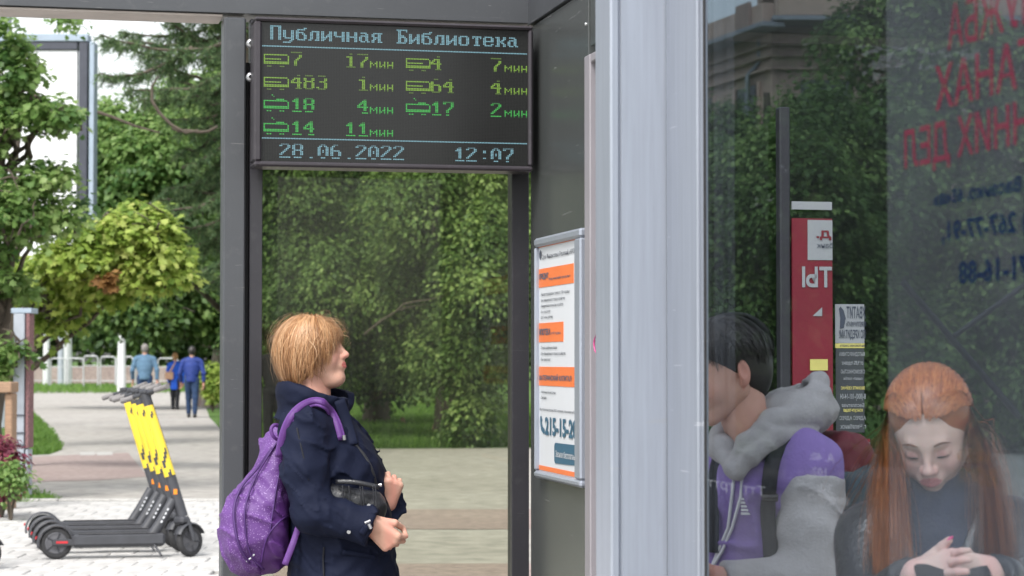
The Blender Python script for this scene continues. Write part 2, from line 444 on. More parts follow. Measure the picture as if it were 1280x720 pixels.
# ================================================================== MATERIALS
mat('anthracite', (.062, .066, .074), .42, 0, .1, 3, bump=.04, bscale=90, dirt=.35, dcol=(.16, .16, .16))
mat('anthracite_panel', (.085, .092, .092), .27, .25, .08, 2, bump=.02, bscale=50, dirt=.3, dcol=(.2, .2, .2), stretch=(1, 1, .4))
mat('dark_profile', (.028, .027, .033), .4, 0, .1, 4, dirt=.25, dcol=(.1, .1, .1))
mat('board_frame', (.04, .035, .042), .38, .1, .1, 6, dirt=.3, dcol=(.12, .11, .12))
mat('silver', (.29, .315, .37), .38, .35, .08, 6, bump=.03, bscale=40, dirt=.45, dcol=(.33, .34, .37), stretch=(14, 14, .6))
mat('silver_light', (.335, .365, .43), .36, .35, .07, 6, dirt=.4, dcol=(.22, .23, .25), stretch=(14, 14, .6))
mat('case_frame', (.27, .255, .28), .5, .1, .05, 4, dirt=.2, dcol=(.25, .24, .25))
mat('case_inner', (.15, .14, .15), .55, .1, .05, 4, dirt=.2, dcol=(.2, .19, .2))
mat('soffit', (.42, .37, .34), .6, 0, .1, 8)
mat('black_rubber', (.02, .02, .022), .75, 0, .2, 20)
mat('steel', (.55, .56, .58), .3, .8, .05, 10)
mat('print_white', (.64, .66, .70), .45, 0, .02, 3)
mat('print_grey', (.30, .31, .32), .5, 0, .05, 6)
mat('print_orange', (.78, .19, .055), .45, 0, .04, 9)
mat('print_blue', (.035, .115, .19), .45, 0, .05, 9)
mat('print_dark', (.05, .06, .085), .5, 0, .05, 9)
mat('print_red', (.17, .008, .02), .5, 0, .1, 6)
mat('marker_pink', (.55, .08, .25), .5, 0, .1, 30)
glass_mat('window_glass', (.82, .83, .76), .35, .020, (.5, .52, .48))
glass_mat('near_glass', (.78, .81, .84), .08, .002, (.40, .44, .5))
glass_mat('rear_glass', (.52, .56, .58), .30, .004, (.45, .5, .5))  # tint darkened to dim the trees seen behind this glass
film_mat('banner_film', (.36, .40, .47), .06)
film_mat('banner_red', (.24, .03, .065), .62)
film_mat('banner_blue', (.008, .02, .06), .95)
film_mat('ghost_white', (.75, .78, .85), .22)
film_mat('ghost_gold', (.22, .13, .05), .32)

# screen of the display: black face with the grid of unlit dots
def screen_mat():
    m = bpy.data.materials.new('led_face'); m.use_nodes = True; nt = m.node_tree; b = nt.nodes['Principled BSDF']; L = nt.links.new
    tc = nt.nodes.new('ShaderNodeTexCoord'); sx = nt.nodes.new('ShaderNodeSeparateXYZ'); L(tc.outputs['Object'], sx.inputs[0])
    res = []
    for o_, p_ in (('X', LED_DU), ('Z', LED_DZ)):
        a = nt.nodes.new('ShaderNodeMath'); a.operation = 'MULTIPLY'; a.inputs[1].default_value = 2 * pi / (2 * p_); L(sx.outputs[o_], a.inputs[0])
        s = nt.nodes.new('ShaderNodeMath'); s.operation = 'SINE'; L(a.outputs[0], s.inputs[0])
        q = nt.nodes.new('ShaderNodeMath'); q.operation = 'ABSOLUTE'; L(s.outputs[0], q.inputs[0]); res.append(q)
    mn = nt.nodes.new('ShaderNodeMath'); mn.operation = 'MINIMUM'; L(res[0].outputs[0], mn.inputs[0]); L(res[1].outputs[0], mn.inputs[1])
    cr = nt.nodes.new('ShaderNodeValToRGB'); L(mn.outputs[0], cr.inputs[0])
    cr.color_ramp.elements[0].position = .1; cr.color_ramp.elements[0].color = (.007, .007, .008, 1)
    cr.color_ramp.elements[1].position = .7; cr.color_ramp.elements[1].color = (.021, .022, .021, 1)
    L(cr.outputs[0], b.inputs['Base Color']); b.inputs['Roughness'].default_value = .22; b.inputs['Specular IOR Level'].default_value = .35
    MATS['led_face'] = m
def emi(name, col, s=1.0):
    m = bpy.data.materials.new(name); m.use_nodes = True; b = m.node_tree.nodes['Principled BSDF']
    b.inputs['Base Color'].default_value = (.02, .02, .02, 1); b.inputs['Emission Color'].default_value = (*col, 1); b.inputs['Emission Strength'].default_value = s; MATS[name] = m
emi('led_blue', (.30, .62, .74), .46); emi('led_lime', (.36, .68, .05), .42); emi('led_green', (.06, .78, .11), .42)
emi('led_blue_dim', (.30, .62, .74), .2); emi('led_lime_dim', (.36, .68, .05), .18); emi('led_green_dim', (.06, .78, .11), .18)
M = MATS

# ================================================================== THE SHELTER
shelter = empty('bus_shelter', (0.3, 7.6, 0), 'dark grey steel and glass bus stop shelter that frames the whole view', 'bus shelter')
ZB = PB.Z(300, 21.0)                                  # underside of the top beam
uB = PB.U; uS = PS.U
UC = uB(664)
def P_B(name, boxes, m, ch=.002): return on_plane(PB, name, boxes, M[m], shelter, ch)
def P_S(name, boxes, m, ch=.002): return on_plane(PS, name, boxes, M[m], shelter, ch)
P_B('beam', [(-3.6, UC + .35, ZB + .012, ZB + .55, -.2, 0)], 'anthracite')
P_B('soffit_strip', [(-3.6, uB(277), ZB, ZB + .010, -.19, -.012)], 'soffit')
P_B('post', [(uB(278), uB(306), 0, ZB - .002, -.12, 0)], 'anthracite', .006)
P_B('post', [(uB(-420), uB(-380), 0, ZB - .002, -.12, 0)], 'anthracite', .006)
P_B('dark_gap_strip', [(uB(306.3), uB(311.7), 0, ZB - .16, -.10, -.05)], 'black_rubber')  # black strip closing the gap, its shade put into the colour
P_B('window_frame', [(uB(312), uB(328), 0, ZB - .004, -.09, -.015), (uB(641), uB(662.5), 0, ZB - .004, -.09, -.015),
                     (uB(328) + .001, uB(641) - .001, ZB - .16, ZB - .004, -.088, -.017), (uB(328) + .001, uB(641) - .001, 0, .1, -.088, -.017)], 'dark_profile')
P_B('window_pane', [(uB(328) - .01, uB(641) + .01, .09, ZB - .15, -.056, -.048)], 'window_glass', 0)
# side wall, coming towards the camera
US1, US2, US3 = uS(736.2), uS(738.5), uS(820)
zc = PS.Z(740, 70)
P_S('side_beam', [(0.004, US3, ZB + .004, ZB + .55, -.12, .012)], 'anthracite')
P_S('wall_panel', [(.006, US1, .0, ZB, -.03, 0)], 'anthracite_panel')
P_S('corner_trim', [(.0, US1, 0, ZB, -.06, -.032)], 'black_rubber')
P_S('wall_panel', [(US2, US3, zc + .035, ZB, -.03, 0)], 'anthracite_panel')
P_S('display_case', [(US2, uS(745.5), 0, zc, -.12, .022), (uS(745.5), US3, zc - .03, zc, -.12, .020), (US3 - .05, US3, 0, zc - .03, -.12, .021)], 'case_frame', .004)
P_S('case_back', [(uS(745.5), US3 - .05, .0, zc - .03, -.12, -.045)], 'case_inner')
# rivets on the side panels
mb = MB()
for (px, py) in ((661, 19), (733, 30)):
    p = PS.pt(uS(px) if px > 663 else .03, PS.Z(px, py), 0); mb.lathe([(0, .006), (.003, .006), (.005, .002)], p, PS.n, 10)
mb.build('rivet', M['steel'], shelter, world=True)
# near corner post, two profiles
PP = Plane(tuple(PG.pt(uS(836) * 0 + PG.U(836), 0, 0)[:2]), (ca, sa))
uP = PP.U
H = 2.95
on_plane(PP, 'corner_post', [(uP(763), uP(774.5), 0, H, -.12, .004), (uP(776), uP(835.5), 0, H, -.12, 0), (uP(774.5), uP(776), 0, H, -.12, -.004)], M['silver_light'], shelter, .004)
on_plane(PG, 'glass_stile', [(PG.U(837), PG.U(875.5), 0, H, -.012, .006), (PG.U(875.5), PG.U(880), 0, H, -.010, -.001)], M['silver'], shelter, .003)
UG = 2.1
on_plane(PG, 'rubber_seal', [(PG.U(880.1), PG.U(881.2), .1, H - .08, -.0034, .0005)], M['black_rubber'], shelter, 0)
on_plane(PG, 'glass_rail', [(PG.U(880.5), UG, H - .08, H, -.04, 0), (PG.U(880.5), UG, 0, .1, -.04, 0), (UG, UG + .06, 0, H, -.04, 0)], M['silver'], shelter, .003)
on_plane(PG, 'near_pane', [(PG.U(879.5), UG + .01, .09, H - .07, -.0095, -.0035)], M['near_glass'], shelter, 0)
# glass wall on the far side of the waiting area
uR = PR.U
on_plane(PR, 'rear_post', [(uR(976), uR(989), 0, 2.15, -.04, .0)], M['dark_profile'], shelter, .004)
on_plane(PR, 'rear_post', [(uR(1300), uR(1325), 0, H, -.04, 0)], M['dark_profile'], shelter, .004)
on_plane(PR, 'rear_rail', [(uR(850), uR(1330), H - .06, H, -.09, -.052), (uR(850), uR(975) - .002, .0, .08, -.03, -.005), (uR(990) + .002, uR(1300) - .002, .0, .08, -.03, -.005)], M['dark_profile'], shelter, .004)
on_plane(PR, 'rear_pane', [(uR(850), uR(982), .09, H - .07, -.058, -.052)], M['rear_glass'], shelter, 0)
on_plane(PR, 'rear_pane', [(uR(982.6), uR(1300), .09, H - .07, -.058, -.052)], M['rear_glass'], shelter, 0)
mb = MB()
a, b = at(1128, 352, 7.4), at(1275, 522, 7.4); mb.tube([a, b], .012, 6)
a, b = at(1193, 420, 7.4), at(1310, 335, 7.4); mb.tube([a, b], .010, 6)
mb.build('roof_reflection_bar', M['dark_profile'], shelter, world=True)  # dark bars standing in for roof edges reflected in the glass
# pink squiggle drawn on the case
mb = MB()
pts = []
for (px, py) in ((744, 421), (742.5, 430), (744, 440), (750, 447), (757, 446), (762, 438), (763, 427)):
    u, z = PS.uz(px, py, .024); pts.append(PS.pt(uS(px, .024), z, .0245 if px < 745.4 else -.0435))
pts2 = [PS.pt(PS.U(px, -.043), PS.Z(px, py, -.043), -.042) for (px, py) in ((747, 444), (750, 447), (755, 447), (760, 441), (762.5, 430), (762, 424))]
pts1 = [PS.pt(PS.U(px, .024), PS.Z(px, py, .024), .0235) for (px, py) in ((744.6, 419), (743, 424), (742.3, 430), (743.2, 437), (744.6, 441))]
mb.tube(pts2, [.002, .004, .005, .005, .006, .002], 6, flat=.4); mb.tube(pts1, [.001, .003, .003, .003, .002], 6, flat=.4)
tag(mb.build('scribble', M['marker_pink']), 'pink marker squiggle drawn on the pale case frame beside the poster', 'graffiti', kind='thing')

# ================================================================== ARRIVALS DISPLAY
OFFB = .15
LU0, LU1 = PB.U(326, OFFB), PB.U(659, OFFB)
zt = PB.Z(326, 27.5, OFFB); zb_ = PB.Z(326, 200.3, OFFB)
LED_DU, LED_DZ = (LU1 - LU0) / 170, (zt - zb_) / 96
screen_mat()
board = empty('arrivals_display', tuple(PB.pt((LU0 + LU1) / 2, zb_, .08)), 'black framed electronic bus arrivals board hanging from the top beam', 'display')
FO0, FO1, FT, FB_ = PB.U(316.3, .17), PB.U(667, .17), PB.Z(317, 20.5, .17), PB.Z(317, 207.5, .17)
on_plane(PB, 'housing', [(FO0 + .012, FO1 - .012, FB_ + .012, FT - .012, .012, .135)], M['board_frame'], board)
on_plane(PB, 'frame', [(FO0, FO1, zt + .002, FT, .03, .17), (FO0, FO1, FB_, zb_ - .004, .03, .17), (FO0, LU0 - .002, zb_ - .004, zt + .002, .03, .17), (LU1 + .002, FO1, zb_ - .004, zt + .002, .03, .17)], M['board_frame'], board, .007)
sc_o = on_plane(PB, 'screen', [(LU0 - .004, LU1 + .004, zb_ - .006, zt + .004, .138, OFFB)], M['led_face'], board, 0)
for px, py in ((311, 97), (311, 55)):
    mb = MB(); mb.lathe([(0, .016), (.03, .016), (.034, .008)], PB.pt(PB.U(px, 0), PB.Z(px, py), 0), PB.n, 12); mb.build('bracket_bolt', M['steel'], board, world=True)
VG = {'0': '386CC6C6D6D6C6C66C38', '1': '1838781818181818187E', '2': '7CC6060C183060C0C6FE', '3': '7CC606063C060606C67C', '4': '0C1C3C6CCCFE0C0C0C1E',
      '6': '3860C0C0FCC6C6C6C67C', '7': 'FEC606060C1830303030', '8': '7CC6C6C67CC6C6C6C67C', '.': '00000000000000001818', ':': '00001818000000181800',
      'П': 'FEC6C6C6C6C6C6C6C6C6', 'у': '000000C6C6C6C6C67E060CF8', 'б': '0006' + '7CC0F8CCC6C6C67C', 'л': '0000003E6666666666CE', 'и': '000000C6C6CEDEF6E6C6',
      'ч': '000000C6C6C67E060606', 'н': '000000C6C6C6FEC6C6C6', 'а': '000000780C7CCCCCCC76', 'я': '0000007ECCCC7C6CCCCE', 'Б': 'FE62606078' + '7C66666' + '6FC',
      'о': '0000007CC6C6C6C6C67C', 'т': '0000007E5A181818183C', 'е': '0000007CC6C6FEC0C67C', 'к': '000000E6666C78' + '6C66E6', ' ': '00' * 10}
SMALL = ('#...#..#..#.#..#.#..#', '##.##..#..#.#..#.#..#', '#.#.#..#.##.####.#..#')
LED = {}
def px_on(c, r, colr, dim=False): LED.setdefault(colr + ('_dim' if dim else ''), set()).add((c, r))
def led_text(s, c, r, colr, off=(), dim=()):
    for ch in s:
        hx = VG[ch]; rows = [int(hx[i:i + 2], 16) for i in range(0, len(hx), 2)]
        for j, v in enumerate(rows):
            if j in off: continue
            for i in range(8):
                if v >> (7 - i) & 1: px_on(c + i, r + j, colr, j in dim)
        c += 8
led_text('Публичная Библиотека', 5, 2, 'led_blue')
for c in range(170): px_on(c, 16, 'led_blue'); px_on(c, 80, 'led_blue')
def minutes(c, r, colr):
    g = {'м': ('#...#', '##.##', '#.#.#', '#...#', '#...#'), 'и': ('#..#', '#..#', '#.##', '##.#', '#..#'), 'н': ('#..#', '#..#', '####', '#..#', '#..#')}
    for ch in 'мин':
        for j, row in enumerate(g[ch]):
            for i, q in enumerate(row):
                if q == '#': px_on(c + i, r + j, colr, j == 4)
        c += len(g[ch][0]) + (1 if ch != 'н' else 0)
def bus_icon(c, r, colr, trolley=False):
    if not trolley:
        for i in range(15): px_on(c + i, r, colr); px_on(c + i, r + 5, colr); px_on(c + i, r + 6, colr)
        for j in range(7): px_on(c, r + j, colr); px_on(c + 15, r + max(1, j), colr)
        for i in range(11): px_on(c + i, r + 3, colr)
        for i in (2, 3, 4, 10, 11, 12): px_on(c + i, r + 8, colr, True)
    else:
        px_on(c + 5, r - 4, colr); px_on(c + 6, r - 3, colr, True)
        for i in range(8, 13): px_on(c + i, r - 1, colr)
        for i in range(15): px_on(c + i, r, colr); px_on(c + i, r + 4, colr); px_on(c + i, r + 5, colr)
        for j in range(6): px_on(c, r + j, colr); px_on(c + 15, r + max(1, j), colr)
        for i in (2, 3, 4, 10, 11, 12): px_on(c + i, r + 7, colr, i % 2 == 1)
rows_ = [('7', '17', '4', '7'), ('483', '1', '64', '4'), ('18', '4', '17', '2'), ('14', '11', None, None)]
for k, (n1, m1, n2, m2) in enumerate(rows_):
    r = 20 + 16 * k; colr = 'led_lime' if k < 2 else 'led_green'
    off, dim = ((1,), (0, 9)) if k < 2 else ((8,), (0,))
    bus_icon(1, r + 2, colr, k >= 2); led_text(n1, 18, r, colr, off, dim)
    led_text(m1, 68 - 8 * len(m1), r, colr, off, dim); minutes(68, r + 5, colr)
    if n2: bus_icon(91, r + 2, colr, k >= 2); led_text(n2, 107, r, colr, off, dim); led_text(m2, 146, r, colr, off, dim); minutes(155, r + 5, colr)
led_text('28.06.2022', 11, 84, 'led_blue', (8,), (0,)); led_text('12:07', 122, 84, 'led_blue', (8,), (0,))
for colr, ps in LED.items():
    V = []; Fq = []
    for (c, r) in ps:
        u = LU0 + (c + .5) * LED_DU; z = zt - (r + .5) * LED_DZ; a, b = LED_DU * .36, LED_DZ * .36; n = len(V)
        V += [(u - a, -(OFFB + .0015), z - b), (u + a, -(OFFB + .0015), z - b), (u + a, -(OFFB + .0015), z + b), (u - a, -(OFFB + .0015), z + b)]; Fq.append((n, n + 1, n + 2, n + 3))
    o = link('lit_dots', fast_mesh('lit_dots', V, np.array(Fq)), M[colr], board); o['kind'] = 'stuff'
    o.matrix_parent_inverse = Matrix.Translation(board.location).inverted() @ PB.mat()

# ================================================================== POSTER IN ITS SNAP FRAME
poster = empty('poster_frame', tuple(PS.pt(uS(695), PS.Z(695, 600), .01)), 'loan advert poster with orange bars in a silver snap frame on the side wall', 'poster')
o_ = .03
U0, U1 = PS.U(667, o_), PS.U(724.5, o_); Z1, Z0 = PS.Z(667, 298.5, o_), PS.Z(667, 596.5, o_)
iu0, iu1, iz0, iz1 = PS.U(671.5, .02), PS.U(720.7, .02), PS.Z(671.5, 588, .02), PS.Z(671.5, 309, .02)
on_plane(PS, 'frame_rail', [(U0, U1, iz1, Z1, .002, o_)], M['silver_light'], poster, .008)
on_plane(PS, 'frame_rail', [(U0, U1, Z0, iz0, .002, o_)], M['silver_light'], poster, .008)
on_plane(PS, 'frame_rail', [(U0, iu0, iz0 + .001, iz1 - .001, .002, o_ - .001)], M['silver_light'], poster, .006)
on_plane(PS, 'frame_rail', [(iu1, U1, iz0 + .001, iz1 - .001, .002, o_ - .001)], M['silver_light'], poster, .006)
on_plane(PS, 'sheet', [(iu0 - .004, iu1 + .004, iz0 - .004, iz1 + .004, .004, .012)], M['print_white'], poster, 0)
def bar(x0, x1, yt, yb, mname, off=.0135, name='colour_bar'):
    return on_plane(PS, name, [(PS.U(x0, off), PS.U(x1, off), PS.Z(x0, yb, off), PS.Z(x0, yt, off), .0121, off)], M[mname], poster, 0)
bar(672, 717, 337, 360, 'print_orange'); bar(672, 704, 404.3, 428, 'print_orange'); bar(672, 718, 458.3, 481.7, 'print_orange'); bar(672, 720.5, 580.8, 586.5, 'print_orange'); bar(672, 720.5, 308.8, 310.2, 'print_orange')
T = []
def pt_(s, x0, x1, yt, yb, m='print_dark', bold=0.01): T.append(text_on(PS, s, x0, x1, yt, yb, .0150, M[m], poster, bold=bold))
pt_('Дом Финансовых Решений «КРОН', 677.5, 720, 318.3, 325.5); pt_('КРЕДИТ', 674, 685.5, 342.5, 351, 'print_blue', .03); pt_('под низкий процент', 686, 713, 346.8, 350.8, 'print_blue')
for s, x1, yt, yb in (('- Низкая процентная ставка от 12% годовых', 712, 366.5, 371.2), ('- Без официального трудоустройства', 706, 373.8, 378.4), ('- Минимальная комиссия за работу', 704, 381, 385.4), ('- Без предоплат', 688, 388.2, 392.2), ('- До 7 млн. рублей', 690.5, 395, 399.4),
                      ('- Только надёжные банки', 696, 432.8, 437.2), ('- Без официального трудоустройства', 706.6, 440, 444.6), ('- Без предоплат', 688, 447.6, 451.8), ('- Наличными на руки', 694, 488, 492), ('- Законно', 683, 494.6, 498.4)):
    pt_(s, 675.3, x1, yt, yb)
pt_('ИПОТЕКА', 674, 688, 411.2, 419.2, 'print_blue', .03); pt_('от 6% годовых', 689, 700.6, 414.6, 418.6, 'print_blue'); pt_('МАТЕРИНСКИЙ КАПИТАЛ', 674, 714, 467, 475.2, 'print_blue', .02)
pt_('Мы помогли более 5000 человек, поможем и Вам', 674.5, 720.5, 509.6, 513.4); pt_('215-15-20', 681, 720.7, 520.6, 543.8, 'print_blue', .035)
join_named(T, 'lettering')
# round-cornered button, logo drop and handset
def plane_poly(pl, pts, off, m, parent, name):
    mb = MB(); V = [(pl.U(x, off), -off, pl.Z(x, y, off)) for (x, y) in pts]; mb.add(V, [tuple(range(len(V)))])
    o = mb.build(name, m, parent); o.matrix_parent_inverse = Matrix.LocRotScale(parent.location, parent.rotation_euler, parent.scale).inverted() @ pl.mat(); return o
def rrect(x0, x1, y0, y1, sk, r):
    P_ = []
    for (cx, cy_, a0) in ((x1 - r * .4, y0 + r, -90), (x1 - r * .4, y1 - r, 0), (x0 + r * .4, y1 - r, 90), (x0 + r * .4, y0 + r, 180)):
        for k in range(5):
            a = R(a0 + 22.5 * k); x = cx + r * .4 * cos(a); P_.append((x, cy_ + r * sin(a) + sk * (x - x0)))
    return P_
plane_poly(PS, rrect(692.7, 720.6, 553.3, 579, .12, 4.5), .0142, M['print_blue'], poster, 'button')
T = [text_on(PS, 'Звонок бесплатный', 694.3, 720.2, 562.6, 571, .0155, M['print_white'], poster, bold=.01)]
join_named(T, 'lettering')
plane_poly(PS, [(675, 521), (676.5, 519.6), (677.6, 525), (676.8, 528), (678, 533), (680.4, 536), (681, 541), (679.3, 542.6), (676.6, 538), (675.2, 531)], .0142, M['print_blue'], poster, 'handset_symbol')
plane_poly(PS, [(675.3, 312.5), (676.8, 316), (676.8, 320), (675.8, 325), (674.4, 323), (674, 317)], .0142, M['print_dark'], poster, 'logo')

# ================================================================== THINGS STUCK ON THE GLASS
banner = empty('window_banner', tuple(PG.pt(1.2, .3, 0)), 'see-through recruiting banner with reversed red words stuck on the near glass', 'banner')
og = .002
on_plane(PG, 'film', [(PG.U(1109), UG - .02, .2, H - .1, -.0030, -.0018)], M['banner_film'], banner, 0)
T = []
def gt(s, x0, x1, yt, yb, m, ref='l'): T.append(text_on(PG, s, x0, x1, yt, yb, -.0008, M[m], banner, mirror=True, bold=.012 if 'red' in m else .03, ref=ref))
gt('СЛУЖБА', 1187, 1330, 5, 63, 'banner_red'); gt('В ОРГАНАХ', 1171, 1400, 82, 139, 'banner_red'); gt('ВНУТРЕННИХ ДЕЛ', 1132, 1440, 163, 221, 'banner_red')
gt('ул. Васенко, 65«а»', 1168, 1308, 240, 262, 'banner_blue'); gt('(351) 267-77-91,', 1178, 1330, 277, 310, 'banner_blue'); gt('371-16-88', 1199, 1300, 326, 356, 'banner_blue')
join_named(T, 'lettering')
stick = empty('address_sticker', tuple(PG.pt(.5, .9, 0)), 'faint reversed white address lettering on the near glass over the hooded sleeve', 'sticker')
T = []
def gw(s, x0, x1, yt, yb, m='ghost_white', bold=.0): T.append(text_on(PG, s, x0, x1, yt, yb, -.0020, M[m], stick, mirror=True, bold=bold))
gw('А. 40;', 1012, 1042, 564, 576); gw('102;', 1012, 1032, 583, 595); gw('30;', 1021, 1040, 603, 615); gw('domoidem.ru', 1010, 1060, 612, 623)
for k in range(4): gw('- - - - - - - - - - -', 1010, 1046, 634 + 5 * k, 635.6 + 5 * k)
join_named(T, 'lettering')
s2 = empty('slogan_sticker', tuple(PG.pt(.2, .9, 0)), 'faint reversed slogan on the near glass in front of the hooded chest', 'sticker')
T = [text_on(PG, 'Ттт  тртт', 884, 956, 596, 611, -.0020, M['ghost_white'], s2, mirror=True)]
join_named(T, 'lettering')
s3 = empty('gold_lettering', tuple(PG.pt(.9, .9, 0)), 'dull gold reversed lettering on the glass over the long red hair', 'sticker')
T = [text_on(PG, 'КАБЕЛЬ', 1194, 1236, 560, 576, -.0005, M['ghost_gold'], s3, mirror=True), text_on(PG, 'РЕКЛАМА', 1198, 1244, 582, 602, -.0005, M['ghost_gold'], s3, mirror=True)]
join_named(T, 'lettering')

# red poster, flyers on the rear wall
rp = empty('red_poster', tuple(PR.pt(uR(1015), .9, 0)), 'tall red poster with white top and reversed letters behind the hooded youth', 'poster')
on_plane(PR, 'sheet', [(uR(991), uR(1041), PR.Z(1015, 660), PR.Z(1015, 273), -.01, .0)], M['print_red'], rp, 0)
on_plane(PR, 'header_strip', [(uR(991), uR(1041), PR.Z(1015, 262), PR.Z(1015, 252), -.01, .0)], M['print_grey'], rp, 0)
on_plane(PR, 'white_field', [(uR(1010), uR(1041), PR.Z(1015, 325), PR.Z(1015, 275), .0005, .002)], M['print_grey'], rp, 0)
T = [text_on(PR, 'КВАРТИРЫ', 1003, 1110, 333, 359, .003, M['print_grey'], rp, mirror=True, bold=.02), text_on(PR, 'банк', 1022, 1042, 303, 310, .004, M['print_dark'], rp, mirror=True)]
T[0].data.vertices.foreach_get  # letters run on past the sheet edge, so only the last two are kept
bpy.data.objects.remove(T[0]); T[0] = text_on(PR, 'ТЫ', 1003, 1040.5, 333, 359, .003, M['print_grey'], rp, mirror=True, bold=.03)
T.append(text_on(PR, 'д.', 1021, 1040, 288, 300, .004, M['print_red'], rp, mirror=True, bold=.02))
join_named(T, 'lettering')
plane_poly(PR, [(1016, 395), (1028, 384), (1028, 395)], .003, M['print_grey'], rp, 'arrow')
mat('print_yellow', (.62, .55, .16), .5); mat('flyer_dark', (.045, .05, .055), .5)
yn = on_plane(PR, 'yellow_note', [(uR(1012), uR(1034), PR.Z(1020, 463), PR.Z(1020, 449), .003, .005)], M['print_yellow'], None, 0)
tag(yn, 'small yellow note stuck low on the tall red poster', 'note')
fl = empty('debt_flyer', tuple(PR.pt(uR(1065), 1.1, 0)), 'narrow black and white flyer with reversed bold words on the rear glass', 'flyer')
on_plane(PR, 'sheet', [(uR(1047), uR(1083.5), PR.Z(1060, 429), PR.Z(1060, 380), -.02, -.018)], M['print_grey'], fl, 0)
on_plane(PR, 'yellow_strip', [(uR(1047), uR(1083.5), PR.Z(1060, 435), PR.Z(1060, 429.3), -.02, -.018)], M['print_yellow'], fl, 0)
on_plane(PR, 'lower_sheet', [(uR(1047.5), uR(1083), PR.Z(1060, 541), PR.Z(1060, 435.5), -.02, -.018)], M['flyer_dark'], fl, 0)
T = [text_on(PR, s, x0, x1, yt, yb, -.0165, M[mm], fl, mirror=True, bold=.02) for (s, x0, x1, yt, yb, mm) in (
    ('ХВАТИТ', 1058.5, 1082.5, 383, 398, 'print_dark'), ('ПЕРЕПЛАЧИВАТЬ', 1058, 1082.5, 402, 408, 'print_dark'), ('ПО КРЕДИТАМ!', 1049, 1082, 412, 425, 'print_dark'), ('МЫ ПОМОЖЕМ СНИЗИТЬ', 1050, 1081, 430.5, 433.5, 'print_dark'),
    ('ВЫГОДНАЯ СТАВКА', 1049, 1081, 440, 446, 'print_grey'), ('от 9,8% годовых', 1052, 1079, 451, 457, 'print_grey'), ('С ВОЗМОЖНОСТЬЮ', 1051, 1081, 462, 467, 'print_grey'), ('снизить платёж', 1054, 1078, 471, 475, 'print_grey'), ('ЗВОНИТЕ СЕЙЧАС', 1051, 1081, 482, 487, 'print_yellow'),
    ('8-(800)-101-14-04', 1050, 1082, 492, 501, 'print_grey'), ('Бесплатная', 1052, 1080, 504, 509, 'print_grey'), ('консультация', 1054, 1078, 511, 516, 'print_yellow'), ('АДРЕС АДРЕС', 1049, 1082, 520, 526, 'print_grey'), ('г. Челябинск', 1050, 1082, 530, 536, 'print_grey'))]
join_named(T, 'lettering')
plane_poly(PR, [(1049, 386), (1051, 383), (1055, 388), (1057.5, 398), (1055, 410), (1050, 411), (1050.5, 398)], -.0165, M['print_dark'], fl, 'figure_symbol')
fr_ = empty('red_flyer', tuple(PR.pt(uR(1072), .8, 0)), 'red flyer with reversed white lettering low between the hooded youth and girl', 'flyer')
on_plane(PR, 'sheet', [(uR(1052), uR(1090), PR.Z(1060, 636), PR.Z(1060, 549), -.02, -.018)], M['print_red'], fr_, 0)
T = [text_on(PR, s, x0, x1, yt, yb, -.0165, M[mm], fr_, mirror=True, bold=.02) for (s, x0, x1, yt, yb, mm) in (
    ('РАЗВИТИЕ', 1064, 1087, 553, 558, 'print_grey'), ('КРЕДИТОВ', 1062, 1088, 568, 582, 'print_grey'), ('БЕЗ ЗАЛОГА', 1066, 1088, 586, 592, 'print_grey'), ('НАЛИЧНЫМИ', 1058, 1088, 597, 603, 'print_dark'), ('ОТ 100 000', 1060, 1074, 607, 613, 'print_grey'), ('РУБ', 1077, 1088, 607, 614, 'print_grey'), ('звоните сегодня', 1062, 1088, 623, 627, 'print_grey'))]
join_named(T, 'lettering')
# ================================================================== GROUND
def ground_mat(name, c1, c2, sc, c3=None, bump=.3, bsc=30, rough=.9):
    m = bpy.data.materials.new(name); m.use_nodes = True; nt = m.node_tree; b = nt.nodes['Principled BSDF']; L = nt.links.new; N = nt.nodes.new
    b.inputs['Roughness'].default_value = rough; b.inputs['Specular IOR Level'].default_value = .25
    tc = N('ShaderNodeTexCoord')
    n1 = N('ShaderNodeTexNoise'); n1.inputs['Scale'].default_value = sc; n1.inputs['Detail'].default_value = 8; n1.inputs['Roughness'].default_value = .65; L(tc.outputs['Object'], n1.inputs['Vector'])
    n2 = N('ShaderNodeTexNoise'); n2.inputs['Scale'].default_value = sc * 14; n2.inputs['Detail'].default_value = 6; L(tc.outputs['Object'], n2.inputs['Vector'])
    r = N('ShaderNodeValToRGB'); r.color_ramp.elements[0].position = .3; r.color_ramp.elements[1].position = .7
    r.color_ramp.elements[0].color = (*c1, 1); r.color_ramp.elements[1].color = (*c2, 1); L(n1.outputs['Fac'], r.inputs['Fac'])
    src = r.outputs['Color']
    r2 = N('ShaderNodeValToRGB'); r2.color_ramp.elements[0].position = .35; r2.color_ramp.elements[1].position = .65
    r2.color_ramp.elements[0].color = (.72, .72, .72, 1); r2.color_ramp.elements[1].color = (1, 1, 1, 1); L(n2.outputs['Fac'], r2.inputs['Fac'])
    mx = N('ShaderNodeMix'); mx.data_type = 'RGBA'; mx.blend_type = 'MULTIPLY'; mx.inputs[0].default_value = 1; L(src, mx.inputs[6]); L(r2.outputs['Color'], mx.inputs[7]); L(mx.outputs[2], b.inputs['Base Color'])
    n3 = N('ShaderNodeTexNoise'); n3.inputs['Scale'].default_value = bsc; n3.inputs['Detail'].default_value = 6; L(tc.outputs['Object'], n3.inputs['Vector'])
    bp = N('ShaderNodeBump'); bp.inputs['Strength'].default_value = bump; bp.inputs['Distance'].default_value = .02; L(n3.outputs['Fac'], bp.inputs['Height']); L(bp.outputs[0], b.inputs['Normal'])
    MATS[name] = m; return m
